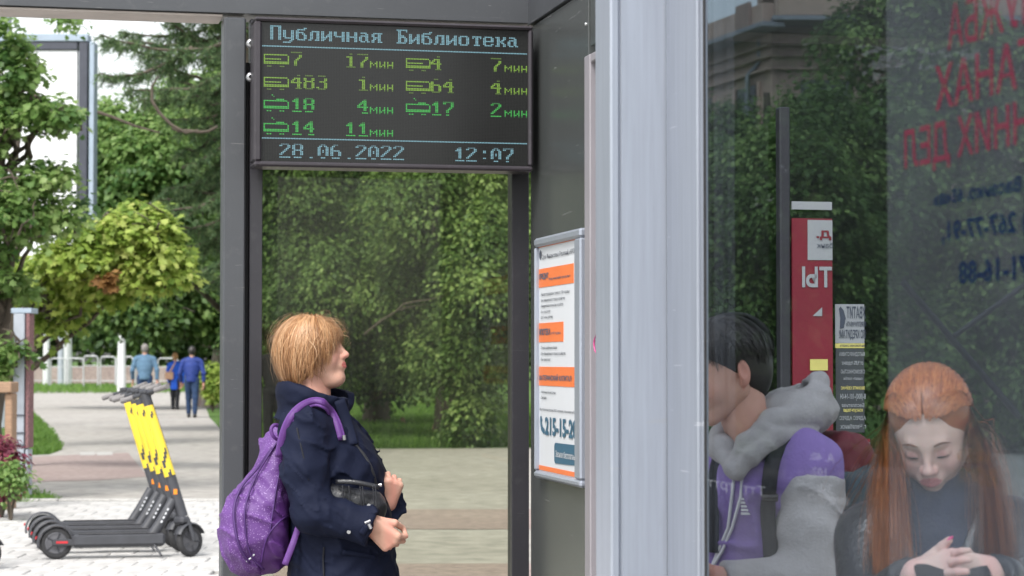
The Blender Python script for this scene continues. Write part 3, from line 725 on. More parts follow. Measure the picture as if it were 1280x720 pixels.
ground_mat('lawn', (.055, .11, .02), (.10, .19, .035), .5, bump=.6)
ground_mat('path_stone', (.355, .335, .305), (.43, .41, .38), .35)
ground_mat('path_band', (.31, .24, .225), (.38, .31, .285), .8)
ground_mat('joint_sand', (.37, .355, .33), (.43, .41, .385), 2)
ground_mat('kerb_stone', (.42, .41, .39), (.52, .51, .49), 4)
ground_mat('paver', (.49, .48, .465), (.55, .54, .525), 1.3, bsc=60, bump=.12)
ground_mat('paver_pink', (.36, .28, .265), (.45, .37, .35), 1.3, bsc=60)
def sheet(name, pts, z, m, label=None):
    mb = MB(); mb.add([(p[0], p[1], z) for p in pts], [tuple(range(len(pts)))]); o = mb.build(name, M[m], recalc=False)
    if o.data.polygons[0].normal.z < 0: o.data.flip_normals()
    o['kind'] = 'structure'; return o
def gp(*pxs): return [gnd(px, py)[:2] for (px, py) in pxs]
sheet('ground', [(-700, -60), (700, -60), (700, 1500), (-700, 1500)], -.008, 'lawn')
# the wide promenade: left arm runs away to the fence, right arm passes behind the shelter
A = gp((300, 562), (262, 522), (254, 500), (250, 489), (30, 487), (36, 515), (62, 540), (78, 562), (62, 568), (20, 570), (-80, 572))
near = [(-14, A[-1][1]), (-14, -6), (14, -6), (14, gnd(640, 560)[1]), tuple(gnd(640, 560)[:2])]
sheet('path', [tuple(a) for a in A] + near, 0, 'path_stone')
sheet('path_band', gp((20, 572), (160, 566), (185, 596), (120, 601), (20, 603)), .004, 'path_band')
for (y0, y1) in ((637, 662), (705, 724)):
    Y0, Y1 = gnd(640, y1)[1], gnd(640, y0)[1]
    sheet('paving_band', [(-1.55, Y0), (12, Y0), (12, Y1), (-1.55, Y1)], .004, 'path_band')
mb = MB()                                                # worn white mark on the path
for (x0, x1) in ((100, 118), (121, 140)):
    q = gp((x0, 565.5), (x1, 565), (x1 + 1, 569), (x0, 569.5)); mb.add([(a[0], a[1], .005) for a in q], [(0, 1, 2, 3)])
mm_ = mb.build('road_marking', M['kerb_stone']); mm_['kind'] = 'structure'
# tiled apron of the stop with its kerb
YK = gnd(150, 629)[1]
apron = sheet('tile_bed', [(-9, -5), (-1.72, -5), (-1.72, YK), (-9, YK)], .003, 'joint_sand')
kerb = empty('kerb_line', (-5, YK, 0), kind='structure')
for k in range(8):
    mb = MB(); x0 = -9 + k * .915; mb.rbox((x0, YK - .06, -.05), (x0 + .905, YK + .06, .045), ch=.012); mb.build('kerb_block', M['kerb_stone'], kerb, world=True)
TS = .30
tile_me = []
for v in range(3):
    mb = MB(); mb.rbox((-.1475, -.1475, -.02), (.1475, .1475, .018 + .0015 * v), ch=.005); o = mb.build('tile', M['paver']); tile_me.append(o.data); bpy.data.objects.remove(o)
pk = tile_me[0].copy(); pk.materials.clear(); pk.materials.append(M['paver_pink'])
n_t = 0
yy_ = YK - .06 - TS / 2
row = 0
while yy_ > 13.2:
    xl = -640 / F_PX * yy_ - .1; xr = -355 / F_PX * yy_ + .1
    k0 = int(math.ceil(xl / TS)); x = k0 * TS + (TS / 2 if row % 2 else 0) - TS / 2
    while x < min(xr, -1.9):
        o = bpy.data.objects.new('tile', random.choice(tile_me)); COL.objects.link(o); o.parent = apron
        o.location = (x, yy_, .003 + random.uniform(-.0015, .0015)); o.rotation_euler = (random.uniform(-.002, .002), random.uniform(-.002, .002), random.uniform(-.004, .004))
        x += TS; n_t += 1
    yy_ -= TS; row += 1
print('tiles', n_t)
mb = MB()                                                # the rest of the tiles, beside the view
for j in range(70):
    y = YK - .06 - TS / 2 - j * TS
    for i in range(25):
        x = -8.8 + i * TS + (TS / 2 if j % 2 else 0) - TS / 2
        inside = y > 13.2 and (-640 / F_PX * y - .1 - TS * 1.01 < x < -355 / F_PX * y + .1)
        if x > -1.9 or y < -4.5 or inside: continue
        mb.rbox((x - .146, y - .146, -.01), (x + .146, y + .146, .019), ch=0)
o = mb.build('tiles_beyond_view', M['paver'], apron, recalc=False); o.name = 'paving'; o['kind'] = 'stuff'

# ---------------------------------------------------------------- foliage
def leaf_field(P_, N_, D_, size, kind='rhomb'):
    """P positions, N normals, D tip directions; returns verts, faces"""
    n = len(P_); D_ = D_ - N_ * (D_ * N_).sum(1, keepdims=True); D_ /= np.linalg.norm(D_, axis=1, keepdims=True) + 1e-9
    S_ = np.cross(N_, D_)
    if kind == 'rhomb': T_ = np.array([(0, -.05, 0), (.34, .42, .08), (0, 1, -.03), (-.34, .42, .08)]); Fq = np.array([(0, 1, 2, 3)])
    elif kind == 'needle': T_ = np.array([(-.05, 0, 0), (.05, 0, 0), (.06, .9, .04), (-.03, 1.0, .02)]); Fq = np.array([(0, 1, 2, 3)])
    else:                                                # lobed leaf
        T_ = np.array([(0, -.05, 0), (.22, .02, .02), (.50, .12, .05), (.30, .34, .03), (.42, .70, .06), (.14, .62, .0), (0, 1, -.05), (-.14, .62, 0), (-.42, .70, .06), (-.30, .34, .03), (-.50, .12, .05), (-.22, .02, .02)])
        Fq = np.array([(0, 1, 3, 5), (1, 2, 3, 3), (3, 4, 5, 5), (0, 5, 6, 7), (0, 7, 9, 11), (7, 8, 9, 9), (9, 10, 11, 11)])
    sz = size[:, None, None]
    V = P_[:, None, :] + sz * (T_[None, :, 0:1] * S_[:, None, :] + T_[None, :, 1:2] * D_[:, None, :] + T_[None, :, 2:3] * N_[:, None, :])
    k = len(T_)
    if kind == 'lobed':
        q = np.array([f for f in Fq if f[2] != f[3]]); t = np.array([f[:3] for f in Fq if f[2] == f[3]])
        off = (np.arange(n) * k)[:, None, None]
        return V.reshape(-1, 3), [(q[None] + off).reshape(-1, 4), (t[None] + off).reshape(-1, 3)], k
    return V.reshape(-1, 3), [(Fq[None] + (np.arange(n) * k)[:, None, None]).reshape(-1, 4)], k
def unit(a): return a / (np.linalg.norm(a, axis=-1, keepdims=True) + 1e-9)
def clump_leaves(cs, rs, per, size, droop=.5, kind='rhomb', flat=.75, seed=1, jit=.5, tintbias=0., shell=.55):
    g = np.random.default_rng(seed); n = len(cs) * per
    ci = np.repeat(np.arange(len(cs)), per)
    d = unit(g.normal(size=(n, 3))); d[:, 2] = np.where((d[:, 2] < -.2) & (g.random(n) < .6), -d[:, 2], d[:, 2])
    rr = (shell + (1 - shell) * g.random(n)) * (1 + .18 * g.normal(size=n))
    off = d * rr[:, None] * rs[ci][:, None]; off[:, 2] *= flat
    # drooping sprays: pull the outside of every clump down
    h = np.hypot(off[:, 0], off[:, 1]) / rs[ci]; off[:, 2] -= droop * rs[ci] * h ** 2 * .7
    P_ = cs[ci] + off
    N_ = unit(d * .7 + np.array([0, -.15, .8]) + jit * g.normal(size=(n, 3)))
    D_ = unit(d * np.array([1, 1, .2]) + np.array([0, 0, -droop * 1.2]) + .4 * g.normal(size=(n, 3)))
    sz = size * (.65 + .7 * g.random(n))
    tn = np.clip(.5 + .17 * g.normal(size=n) + .22 * g.normal(size=len(cs))[ci] + tintbias, 0, 1)
    return P_, N_, D_, sz, tn
def foliage_obj(name, cs, rs, per, size, m, parent, **kw):
    kind = kw.get('kind', 'rhomb')
    P_, N_, D_, sz, tn = clump_leaves(np.asarray(cs, float), np.asarray(rs, float), per, size, **kw)
    V, Fq, k = leaf_field(P_, N_, D_, sz, kind)
    o = link(name, fast_mesh(name, V, Fq, tint=np.repeat(tn, k)), m, parent, world=True)
    o['kind'] = 'stuff'; return o
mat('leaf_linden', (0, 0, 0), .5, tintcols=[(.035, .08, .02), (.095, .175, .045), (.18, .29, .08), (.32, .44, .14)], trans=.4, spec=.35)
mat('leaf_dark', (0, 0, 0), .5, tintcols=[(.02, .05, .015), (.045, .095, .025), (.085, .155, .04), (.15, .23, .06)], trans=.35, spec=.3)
mat('leaf_maple', (0, 0, 0), .45, tintcols=[(.08, .17, .05), (.17, .29, .08), (.27, .40, .13), (.38, .49, .19)], trans=.55, spec=.4)
mat('leaf_yellow', (0, 0, 0), .5, tintcols=[(.15, .25, .045), (.27, .38, .07), (.42, .52, .12), (.52, .56, .17)], trans=.45, spec=.35)
mat('needle_green', (0, 0, 0), .6, tintcols=[(.05, .10, .05), (.09, .16, .075), (.15, .235, .10), (.22, .30, .13)], trans=.3, spec=.2)
mat('leaf_purple', (0, 0, 0), .5, tintcols=[(.10, .02, .035), (.20, .035, .07), (.30, .06, .10), (.16, .20, .05)], trans=.35)
mat('leaf_brown', (0, 0, 0), .6, tintcols=[(.18, .09, .03), (.3, .16, .05)], trans=.3)
mat('bark', (.085, .068, .052), .9, 0, .35, 12, bump=.5, bscale=25, stretch=(1, 1, .25))
mat('bark_light', (.26, .225, .19), .9, 0, .3, 12, bump=.4, bscale=25, stretch=(1, 1, .25))
mat('grass_blade', (0, 0, 0), .6, tintcols=[(.06, .13, .02), (.11, .22, .035), (.17, .30, .05)], trans=.4)

def limb(mb, p0, p1, r0, r1, sag=.1, n=5, g=rng):
    p0, p1 = np.array(p0, float), np.array(p1, float); L_ = np.linalg.norm(p1 - p0); pts = []
    for i in range(n + 1):
        t = i / n; p = p0 + (p1 - p0) * t; p[2] += sag * L_ * 4 * t * (1 - t); 
        if 0 < i < n: p += g.normal(size=3) * L_ * .035
        pts.append(p)
    mb.tube(pts, [r0 + (r1 - r0) * i / n for i in range(n + 1)], 7)
def tree(name, label, base, height, trunk_r, clumps, leaf_m, per, size, group=None, bark='bark', lean=(0, 0), limbs=14, seed=1, cat='tree', **kw):
    """clumps: (n,4) centre + radius in world space"""
    g = np.random.default_rng(seed)
    root = empty(name, (base[0], base[1], 0), label, cat, group)
    clumps = np.asarray(clumps, float)
    mb = MB(); top = np.array([base[0] + lean[0], base[1] + lean[1], height])
    b0 = np.array([base[0], base[1], -.05]); N_ = 7; pts = [b0 + (top - b0) * t + (g.normal(size=3) * [.06, .06, 0] if 0 < t < 1 else 0) for t in np.linspace(0, 1, N_)]
    mb.tube(pts, [trunk_r * (1.25 if i == 0 else 1 - .75 * i / (N_ - 1)) for i in range(N_)], 12)
    mb.build('trunk', M[bark], root, world=True)
    idx = g.permutation(len(clumps))[:limbs]; mb = MB()
    for i in idx:
        c = clumps[i, :3]; zz = np.clip(c[2] - abs(g.normal()) * .6 - .25 * np.hypot(*(c[:2] - b0[:2])), height * .25, height * .95)
        p0 = b0 + (top - b0) * (zz / height)
        limb(mb, p0, c + [0, 0, .1], trunk_r * .32, .012, .06, 6, g)
        for _ in range(3): limb(mb, c + g.normal(size=3) * .1, c + unit(g.normal(size=3)) * clumps[i, 3] * 1.05, .014, .004, .1, 3, g)
    o = mb.build('branches', M[bark], root, world=True, recalc=False); o['kind'] = 'stuff'
    foliage_obj('crown', clumps[:, :3], clumps[:, 3], per, size, M[leaf_m], root, seed=seed, **kw)
    return root
def blob_clumps(specs, seed, r=(.35, .65)):
    """specs: (px, py, Y, half-width px, half-height px, depth m, n): clumps scattered on the skin of each mass"""
    g = np.random.default_rng(seed); out = []
    for (px, py, Y, hw, hh, dp, n) in specs:
        c = at(px, py, Y); sx, sz = hw / F_PX * Y, hh / F_PX * Y
        d = unit(g.normal(size=(n, 3))); d[:, 1] = -np.abs(d[:, 1]) * .9 + .1; q = .55 + .45 * g.random(n)
        P_ = c + d * q[:, None] * np.array([sx, dp, sz])
        out.append(np.concatenate([P_, (r[0] + (r[1] - r[0]) * g.random(n))[:, None]], 1))
    return np.concatenate(out)
G_T = 'park trees'
# lindens behind the shelter window
YW = 37
c1 = blob_clumps([(365, 225, YW, 70, 90, 1.5, 32), (410, 350, YW - .6, 55, 60, 1.3, 24), (345, 390, YW + .5, 50, 85, 1.5, 22), (330, 120, YW, 110, 120, 2, 30), (420, 432, YW + .6, 70, 55, 1.6, 20)], 11)
tree('linden_tree', 'dark drooping linden seen through the window behind the blond head', at(370, 450, YW + 2.6)[:2], 9, .2, c1, 'leaf_linden', 520, .08, G_T, seed=11, droop=.9, tintbias=-.08)
c2 = blob_clumps([(525, 240, YW - 2.2, 55, 70, 1.2, 30), (495, 365, YW - .8, 60, 55, 1.4, 26), (605, 335, YW - 2.6, 60, 75, 1.2, 30), (625, 210, YW - 1.5, 70, 70, 1.5, 24), (560, 120, YW, 130, 100, 2, 30), (590, 415, YW - 1.5, 65, 60, 1.5, 26), (592, 500, YW - 2, 16, 34, .4, 6), (520, 425, YW, 65, 50, 1.5, 16)], 12)
tree('linden_tree', 'bright green linden filling the upper right of the shelter window', at(560, 450, YW + 2)[:2], 9, .22, c2, 'leaf_linden', 520, .08, G_T, seed=12, droop=.75, tintbias=.1)
c3 = blob_clumps([(470, 300, YW + 7, 190, 150, 2, 80), (470, 432, YW + 7, 190, 50, 2, 55), (470, 130, YW + 7, 200, 120, 2, 40)], 13, (.5, .9))
tree('elm_tree', 'shaded elm deep behind the two lindens in the window', at(470, 450, YW + 9)[:2], 10, .25, c3, 'leaf_dark', 260, .14, G_T, seed=13, droop=.5, tintbias=-.2)  # leaf colour darkened for the shaded hollows between the lindens
# long bare bough crossing the window
bw = MB(); limb(bw, at(455, 418, YW - 3.6), at(545, 372, YW - 3.2), .018, .010, .1, 7); limb(bw, at(545, 372, YW - 3.2), at(585, 362, YW - 3), .010, .004, .05, 4); limb(bw, at(500, 388, YW - 3.3), at(532, 380, YW - 3.1), .014, .003, .05, 4)
o = bw.build('fallen_bough', M['bark']); tag(o, 'long bare bough reaching out through the leaves behind the window', 'branch', kind='thing')
# trees behind the near glass
c4 = blob_clumps([(905, 270, 31, 60, 75, 1.4, 34), (985, 240, 30, 60, 90, 1.4, 40), (930, 400, 31, 75, 80, 1.4, 40), (1040, 330, 31, 60, 110, 1.5, 40), (1010, 180, 32, 50, 60, 1.3, 26), (900, 180, 33, 50, 40, 1.3, 16), (1050, 450, 31, 60, 90, 1.4, 26)], 14)
tree('maple_tree', 'leafy maple below the pale balcony seen through the near glass', at(960, 450, 33)[:2], 5.5, .2, c4, 'leaf_linden', 420, .09, G_T, seed=14, droop=.7, tintbias=-.02)
c5 = blob_clumps([(1120, 60, 34, 90, 110, 1.8, 46), (1110, 230, 33, 70, 110, 1.6, 46), (1220, 130, 34, 90, 130, 1.8, 50), (1230, 320, 33, 90, 120, 1.6, 46), (1130, 400, 33, 80, 100, 1.6, 36), (1260, 480, 33, 70, 80, 1.5, 24), (1330, 250, 34, 90, 200, 1.8, 40)], 15)
tree('chestnut_tree', 'tall dark tree behind the reversed red banner words', at(1180, 450, 36)[:2], 9, .28, c5, 'leaf_linden', 330, .10, G_T, seed=15, droop=.5, tintbias=.0)
# left opening: maple with lobed leaves hanging in front
YM = 22
c6 = blob_clumps([(20, 95, YM, 34, 46, .8, 18), (60, 140, YM, 32, 24, .6, 13), (0, 190, YM + .3, 30, 60, .8, 13), (14, 130, YM, 26, 40, .5, 10), (22, 262, YM, 55, 40, .8, 24), (75, 262, YM + .2, 40, 26, .6, 14), (45, 225, YM, 50, 16, .6, 10), (10, 330, YM + .5, 40, 60, .8, 13), (78, 150, YM - .2, 18, 10, .3, 4), (-60, 150, YM + .6, 40, 160, 1, 26), (10, 40, YM, 35, 12, .6, 4), (75, 25, YM, 12, 5, .3, 2), (20, 440, YM - .4, 30, 12, .3, 5), (0, 480, YM - .4, 18, 34, .3, 4), (75, 222, YM, 24, 8, .3, 4)], 16, (.13, .27))
tree('maple_tree', 'light green maple with lobed leaves hanging at the far left edge', at(-6, 450, YM + .6)[:2], 4.6, .11, c6, 'leaf_maple', 64, .074, G_T, seed=16, kind='lobed', droop=.6, bark='bark', limbs=30, shell=.2)
YY = 27
c7 = blob_clumps([(175, 290, YY, 52, 30, .8, 40), (115, 318, YY, 60, 36, .8, 34), (195, 335, YY, 40, 30, .7, 24), (130, 350, YY + .5, 60, 40, .8, 24), (60, 360, YY + .6, 45, 60, .8, 22)], 17, (.16, .32))
tree('maple_tree', 'yellow green maple bough lit above the walking people', at(22, 450, YY + 1.5)[:2], 4.4, .12, c7, 'leaf_yellow', 80, .10, G_T, seed=17, kind='lobed', droop=.5, limbs=26, shell=.25)
foliage_obj('withered_leaves', [at(127, 350, YY - 1.1), at(136, 357, YY - 1.1), at(141, 345, YY - 1.1)], np.array([.09, .09, .06]), 26, .1, M['leaf_brown'], None, kind='lobed', seed=3)
tag(bpy.data.objects['withered_leaves'], 'small bunch of withered brown leaves on the yellow green bough', 'leaves', kind='stuff')
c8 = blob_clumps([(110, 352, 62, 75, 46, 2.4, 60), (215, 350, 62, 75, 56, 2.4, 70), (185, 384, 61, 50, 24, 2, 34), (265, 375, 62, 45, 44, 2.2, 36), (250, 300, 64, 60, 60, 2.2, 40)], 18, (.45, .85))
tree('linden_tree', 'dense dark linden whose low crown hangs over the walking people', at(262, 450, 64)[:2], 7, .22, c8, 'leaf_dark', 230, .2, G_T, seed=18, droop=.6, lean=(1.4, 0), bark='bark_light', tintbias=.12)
c9 = blob_clumps([(200, 240, 42, 110, 90, 2, 90), (160, 190, 42, 60, 60, 1.5, 40), (250, 180, 43, 70, 90, 1.5, 50), (150, 300, 42, 90, 60, 1.5, 50)], 19, (.35, .65))
tree('ash_tree', 'sunny mid green tree behind the spruce boughs', at(300, 450, 44)[:2], 8, .22, c9, 'leaf_maple', 200, .13, G_T, seed=19, droop=.4, tintbias=-.05)
# spruce: long sagging boughs with needle sprays
def conifer(name, label, base, height, boughs, seed, group=G_T):
    g = np.random.default_rng(seed); root = empty(name, (base[0], base[1], 0), label, 'tree', group)
    mb = MB(); mb.tube([(base[0], base[1], -.05), (base[0] + .1, base[1], height * .5), (base[0], base[1], height)], [.145, .12, .04], 12); mb.build('trunk', M['bark'], root, world=True)
    mb = MB(); Ps = []; Ds = []
    for (x0, y0, x1, y1, Y, wd) in boughs:
        a, b = at(x0, y0, Y), at(x1, y1, Y - .3); L_ = np.linalg.norm(b - a); pts = []
        for i in range(9):
            t = i / 8; p = a + (b - a) * t; p[2] -= .10 * L_ * sin(pi * t); p += g.normal(size=3) * .02; pts.append(p)
        mb.tube(pts, [.035 - .003 * i for i in range(9)], 6)
        n = int(L_ * 34)
        for _ in range(n):
            t = .08 + .92 * g.random(); i = min(7, int(t * 8)); p = pts[i] + (pts[i + 1] - pts[i]) * (t * 8 - i)
            side = unit(np.array([g.normal() * .8, g.normal(), -.45 - .8 * g.random()]) + .8 * (b - a) / L_); tw = wd * (.35 + .65 * g.random()) * (1.15 - .5 * t)
            e = p + side * tw; mb.tube([p, (p + e) / 2 + [0, 0, .03], e], [.007, .005, .002], 4, cap=False)
            m_ = int(tw * 150)
            s_ = g.random(m_); Q = p + (e - p) * s_[:, None]; Q[:, 2] += .03 * np.sin(pi * s_); Ps.append(Q)
            Ds.append(unit(side + .75 * g.normal(size=(m_, 3))))
    mb.build('boughs', M['bark'], root, world=True, recalc=False)['kind'] = 'stuff'
    P_ = np.concatenate(Ps); D_ = np.concatenate(Ds); n = len(P_); N_ = unit(g.normal(size=(n, 3)) + [0, -.2, .8])
    V, Fq, k = leaf_field(P_, N_, D_, .085 * (.7 + .6 * g.random(n)), 'needle')
    tn = np.clip(.5 + .25 * g.normal(size=n), 0, 1)
    o = link('crown', fast_mesh('crown', V, Fq, tint=np.repeat(tn, k)), M['needle_green'], root, world=True); o['kind'] = 'stuff'; print(name, n)
YS = 31
bs = []
g_ = np.random.default_rng(5)
for (x0, y0, x1, y1) in ((300, 20, 150, 40), (300, 50, 125, 45), (310, 80, 160, 110), (300, 100, 190, 75), (320, 120, 215, 150), (300, 150, 225, 190), (310, 190, 215, 235), (300, 215, 195, 250), (320, 245, 225, 285), (300, 270, 235, 310), (310, 10, 190, 5), (300, 60, 210, 20), (240, 60, 128, 95), (300, 130, 245, 120), (310, 165, 255, 215), (330, 40, 260, 10), (330, -40, 200, -30), (320, 230, 240, 240), (310, 300, 250, 340)):
    bs.append((x0, y0, x1, y1, YS + g_.uniform(-.8, .8), .38)); bs.append((x0 + 5, y0 + 12, x1 + g_.uniform(-5, 20), y1 + g_.uniform(-4, 22), YS + g_.uniform(-.3, 1.4), .34))
conifer('spruce_tree', 'tall spruce with long sagging boughs hanging beside the dark post', at(292, 450, YS + .5)[:2], 11, bs, 21)
# bare twisting branch in front of the spruce
mb = MB(); limb(mb, at(272, 158, YS - 1.6), at(215, 160, YS - 1.6), .02, .02, -.12, 5); mb.tube([at(x, y, YS - 1.6) for x, y in ((248, 163), (232, 166), (214, 156), (200, 142), (190, 126), (190, 108), (198, 95))], [.018, .02, .022, .024, .022, .018, .012], 7); mb.tube([at(x, y, YS - 1.5) for x, y in ((200, 166), (170, 158), (140, 146), (122, 140))], [.01, .018, .022, .026], 7)
tag(mb.build('bare_branch', M['bark']), 'dark crooked bare branch in front of the spruce boughs', 'branch', kind='thing')
c10 = blob_clumps([(-560, 250, 21, 420, 330, 2.0, 150), (-1250, 250, 24, 420, 360, 2.0, 120)], 33, (.5, .9))
tree('reflection_tree', 'broad tree added out of view, its dark leaves mirrored in the near glass', at(-800, 450, 24)[:2], 8, .3, c10, 'leaf_dark', 150, .2, None, seed=33, droop=.5)  # unseen tree, added so the near glass reflects dark foliage
# far wood
def far_wood(name, specs, m, seed, r, per, size):
    c = blob_clumps(specs, seed, r); o = foliage_obj(name, c[:, :3], c[:, 3], per, size, M[m], None, seed=seed, droop=.3); tag(o, 'dark mass of far park trees behind everything', 'wood', kind='stuff')
far_wood('far_wood', [(x, 395 if x < 290 else 390, 150 + (i % 3) * 6, 60, 52 if x < 290 else 60, 4, 30 if x < 290 else 46) for i, x in enumerate(range(-60, 1360, 75))] + [(x, 240, 152, 70, 150, 4, 56) for x in range(300, 1400, 90)], 'leaf_dark', 31, (1.9, 3.0), 170, .6)
# shrubs
def shrub(name, label, px, py, Y, hw, hh, n, m, per=60, size=.07, seed=1, cat='shrub', kind='rhomb'):
    c = blob_clumps([(px, py, Y, hw, hh, hw / F_PX * Y * .8, n)], seed, (.10, .2)); b = at(px, py, Y)
    root = empty(name, (b[0], b[1], 0), label, cat); mb = MB()
    for i in range(0, n, 2): limb(mb, (b[0], b[1], 0), c[i, :3], .012, .004, .05, 4)
    mb.build('stems', M['bark'], root, world=True, recalc=False)['kind'] = 'stuff'
    foliage_obj('leaves', c[:, :3], c[:, 3], per, size, M[m], root, seed=seed, kind=kind); return root
shrub('barberry_bush', 'purple red barberry bush at the left edge beside the advert pillar', 2, 582, 19, 18, 42, 34, 'leaf_purple', 60, .05, 41)
shrub('green_shrub', 'small green shrub growing through the foot of the barberry', 14, 600, 18.6, 11, 24, 12, 'leaf_maple', 50, .05, 42)
shrub('yellow_green_shrub', 'bright yellow green shrub beside the stone bench', 266, 478, 58, 15, 22, 34, 'leaf_yellow', 90, .12, 43)
# grass
def grass(name, polys, dens, hgt, seed, label='short green grass growing over the ground'):
    g = np.random.default_rng(seed); Ps = []
    for poly in polys:
        poly = np.array(poly); lo, hi = poly.min(0), poly.max(0); n = int(dens * (hi - lo).prod()); q = lo + (hi - lo) * g.random((n, 2)); ins = np.zeros(n, bool)
        for i in range(len(poly)):
            a, b = poly[i], poly[(i + 1) % len(poly)]
            cnd = (a[1] > q[:, 1]) != (b[1] > q[:, 1]); xs = (b[0] - a[0]) * (q[:, 1] - a[1]) / (b[1] - a[1] + 1e-12) + a[0]; ins ^= cnd & (q[:, 0] < xs)
        Ps.append(q[ins])
    q = np.concatenate(Ps); n = len(q); P_ = np.concatenate([q, np.zeros((n, 1))], 1); D_ = unit(g.normal(size=(n, 3)) * [.45, .45, .1] + [0, 0, 1]); N_ = unit(g.normal(size=(n, 3)) * [1, 1, .1] + [0, -.6, .3])
    V, Fq, k = leaf_field(P_, N_, D_, hgt * (.5 + g.random(n)) , 'needle'); V2 = V.copy()
    o = link(name, fast_mesh(name, V, Fq, tint=np.repeat(np.clip(.5 + .25 * g.normal(size=n), 0, 1), k)), M['grass_blade']); tag(o, label, 'grass', kind='stuff'); print(name, n)
grass('lawn_grass', [gp((300, 561), (640, 559), (900, 559), (900, 512), (300, 506))], 330, .13, 51, 'lawn grass beyond the path behind the shelter')
grass('verge_grass', [gp((20, 570), (62, 568), (78, 562), (62, 540), (36, 515), (20, 515))], 700, .10, 52, 'grass verge between the path and the advert pillar')
grass('kerb_grass', [gp((-5, 633), (75, 628), (60, 622), (20, 612), (-5, 615))], 1500, .06, 53, 'weeds along the kerb below the barberry')
grass('far_grass', [gp((36, 492), (250, 491), (250, 486), (30, 485))], 25, .25, 54, 'far strip of grass in front of the fence')

# ================================================================== STREET THINGS
mat('fence_steel', (.42, .43, .44), .45, .3, .08, 10); mat('pole_white', (.60, .61, .62), .5, 0, .06, 10); mat('pole_grey', (.36, .39, .44), .5, .1, .08, 10)
mat('concrete', (.42, .38, .35), .85, 0, .15, 8, bump=.2); mat('wood_rail', (.30, .19, .12), .7, 0, .25, 10, stretch=(1, 8, 8)); mat('lightbox_blue', (.33, .40, .48), .45, .1, .06, 5); mat('lightbox_dark', (.055, .06, .08), .4); mat('lightbox_white', (.86, .88, .9), .35)
mat('mosaic', (.20, .10, .105), .7, 0, .9, 70)
def barrier(px0, px1, Y, ytop, first=None):
    p0, p1 = at(px0, 450, Y), at(px1, 450, Y); zt = at(px0, ytop, Y)[2]; L_ = p1[0] - p0[0]
    root = empty('crowd_barrier', (p0[0], Y, 0), group='tube steel barriers across the end of the path'); r = .035
    def tb(name, pts, rr=r): mb = MB(); mb.tube(pts, rr, 8); mb.build(name, M['fence_steel'], root)
    for q in range(2): x = .06 + q * (L_ - .12); tb('upright', [(x, 0, 0), (x, 0, zt - .12), (x + (.06 if q == 0 else -.06), 0, zt - .02), (x + (.14 if q == 0 else -.14), 0, zt)])
    tb('top_rail', [(.18, 0, zt), (L_ - .18, 0, zt)]); tb('mid_rail', [(.06, 0, zt * .72), (L_ - .06, 0, zt * .72)], .02); tb('low_rail', [(.06, 0, zt * .28), (L_ - .06, 0, zt * .28)], .02)
    return root
for i, (a_, b_, Y, yt) in enumerate(((40, 62, 104, 448), (62, 84, 104, 448), (84, 106, 104, 448), (103, 124, 100, 445), (124, 146, 100, 446), (144, 168, 98, 446), (168, 196, 100, 447), (196, 224, 102, 448))):
    o = barrier(a_, b_, Y, yt)
    tag(o, ('first', 'second', 'third', 'fourth', 'fifth', 'sixth', 'seventh', 'eighth')[i] + ' grey tube barrier counting from the advert pillar along the far end of the path', 'barrier')
def pole(name, label, px, Y, ytop, r, m, head=None):
    b = at(px, 450, Y); z = at(px, ytop, Y)[2]; root = empty(name, (b[0], Y, 0), label, 'pole'); mb = MB(); mb.tube([(0, 0, 0), (0, 0, .5), (0, 0, z)], [r * 1.15, r * 1.15, r * .9], 14); mb.build('shaft', M[m], root)
    if head: mb = MB(); mb.rbox((-r * 2, -r, z), (r * 2, r, z + head), ch=.02); mb.build('head', M['lightbox_white'], root)
    return root
pole('lamp_post', 'white post with a small square head left of the twin poles', 58, 112, 398, .16, 'pole_white', .5)
pole('signal_pole', 'bluish pole of the pair standing behind the barriers', 76, 108, 395, .14, 'pole_grey'); pole('concrete_pole', 'thicker pale pole beside the bluish one behind the barriers', 84.5, 109, 385, .20, 'pole_white')
pole('street_pole', 'pale pole just behind the man in the grey blue sweater', 152, 92, 404, .16, 'pole_white')
pole('tall_lamp_post', 'tall grey lamp post behind the maple leaves at the far left', 4, 45, -60, .13, 'pole_grey')
# big light box on legs
lb = empty('advert_lightbox', (at(60, 450, 34)[0], 34, 0), 'large blue grey framed white advert board half hidden by the maple', 'billboard')
def wb(name, x0, x1, y0, y1, Y, dy, m, parent=lb, ch=.01):
    a, b = at(x0, y1, Y), at(x1, y0, Y); mb = MB(); mb.rbox((a[0], Y, a[2]), (b[0], Y + dy, b[2]), ch=ch); return mb.build(name, M[m], parent, world=True)
wb('frame', 110, 118, 52, 330, 34, .3, 'lightbox_blue'); wb('frame', -20, 109.9, 42, 51.5, 34, .3, 'lightbox_blue'); wb('frame', -30, -20.2, 42, 330, 34, .3, 'lightbox_blue')
wb('bezel', 97, 109.6, 52, 328, 34.02, .2, 'lightbox_dark'); wb('bezel', -19.5, 96.8, 52, 62, 34.02, .2, 'lightbox_dark'); wb('panel', -19.5, 96.8, 62.3, 328, 34.06, .12, 'lightbox_white'); wb('frame', -30, 118, 330.3, 339, 34, .3, 'lightbox_blue')
a = at(20, 339, 34); b = at(-20, 339, 34)
for x in (a[0], b[0]):
    mb = MB(); mb.rbox((x - .08, 34.05, 0), (x + .08, 34.2, a[2]), ch=.01); mb.build('leg', M['lightbox_blue'], lb, world=True)
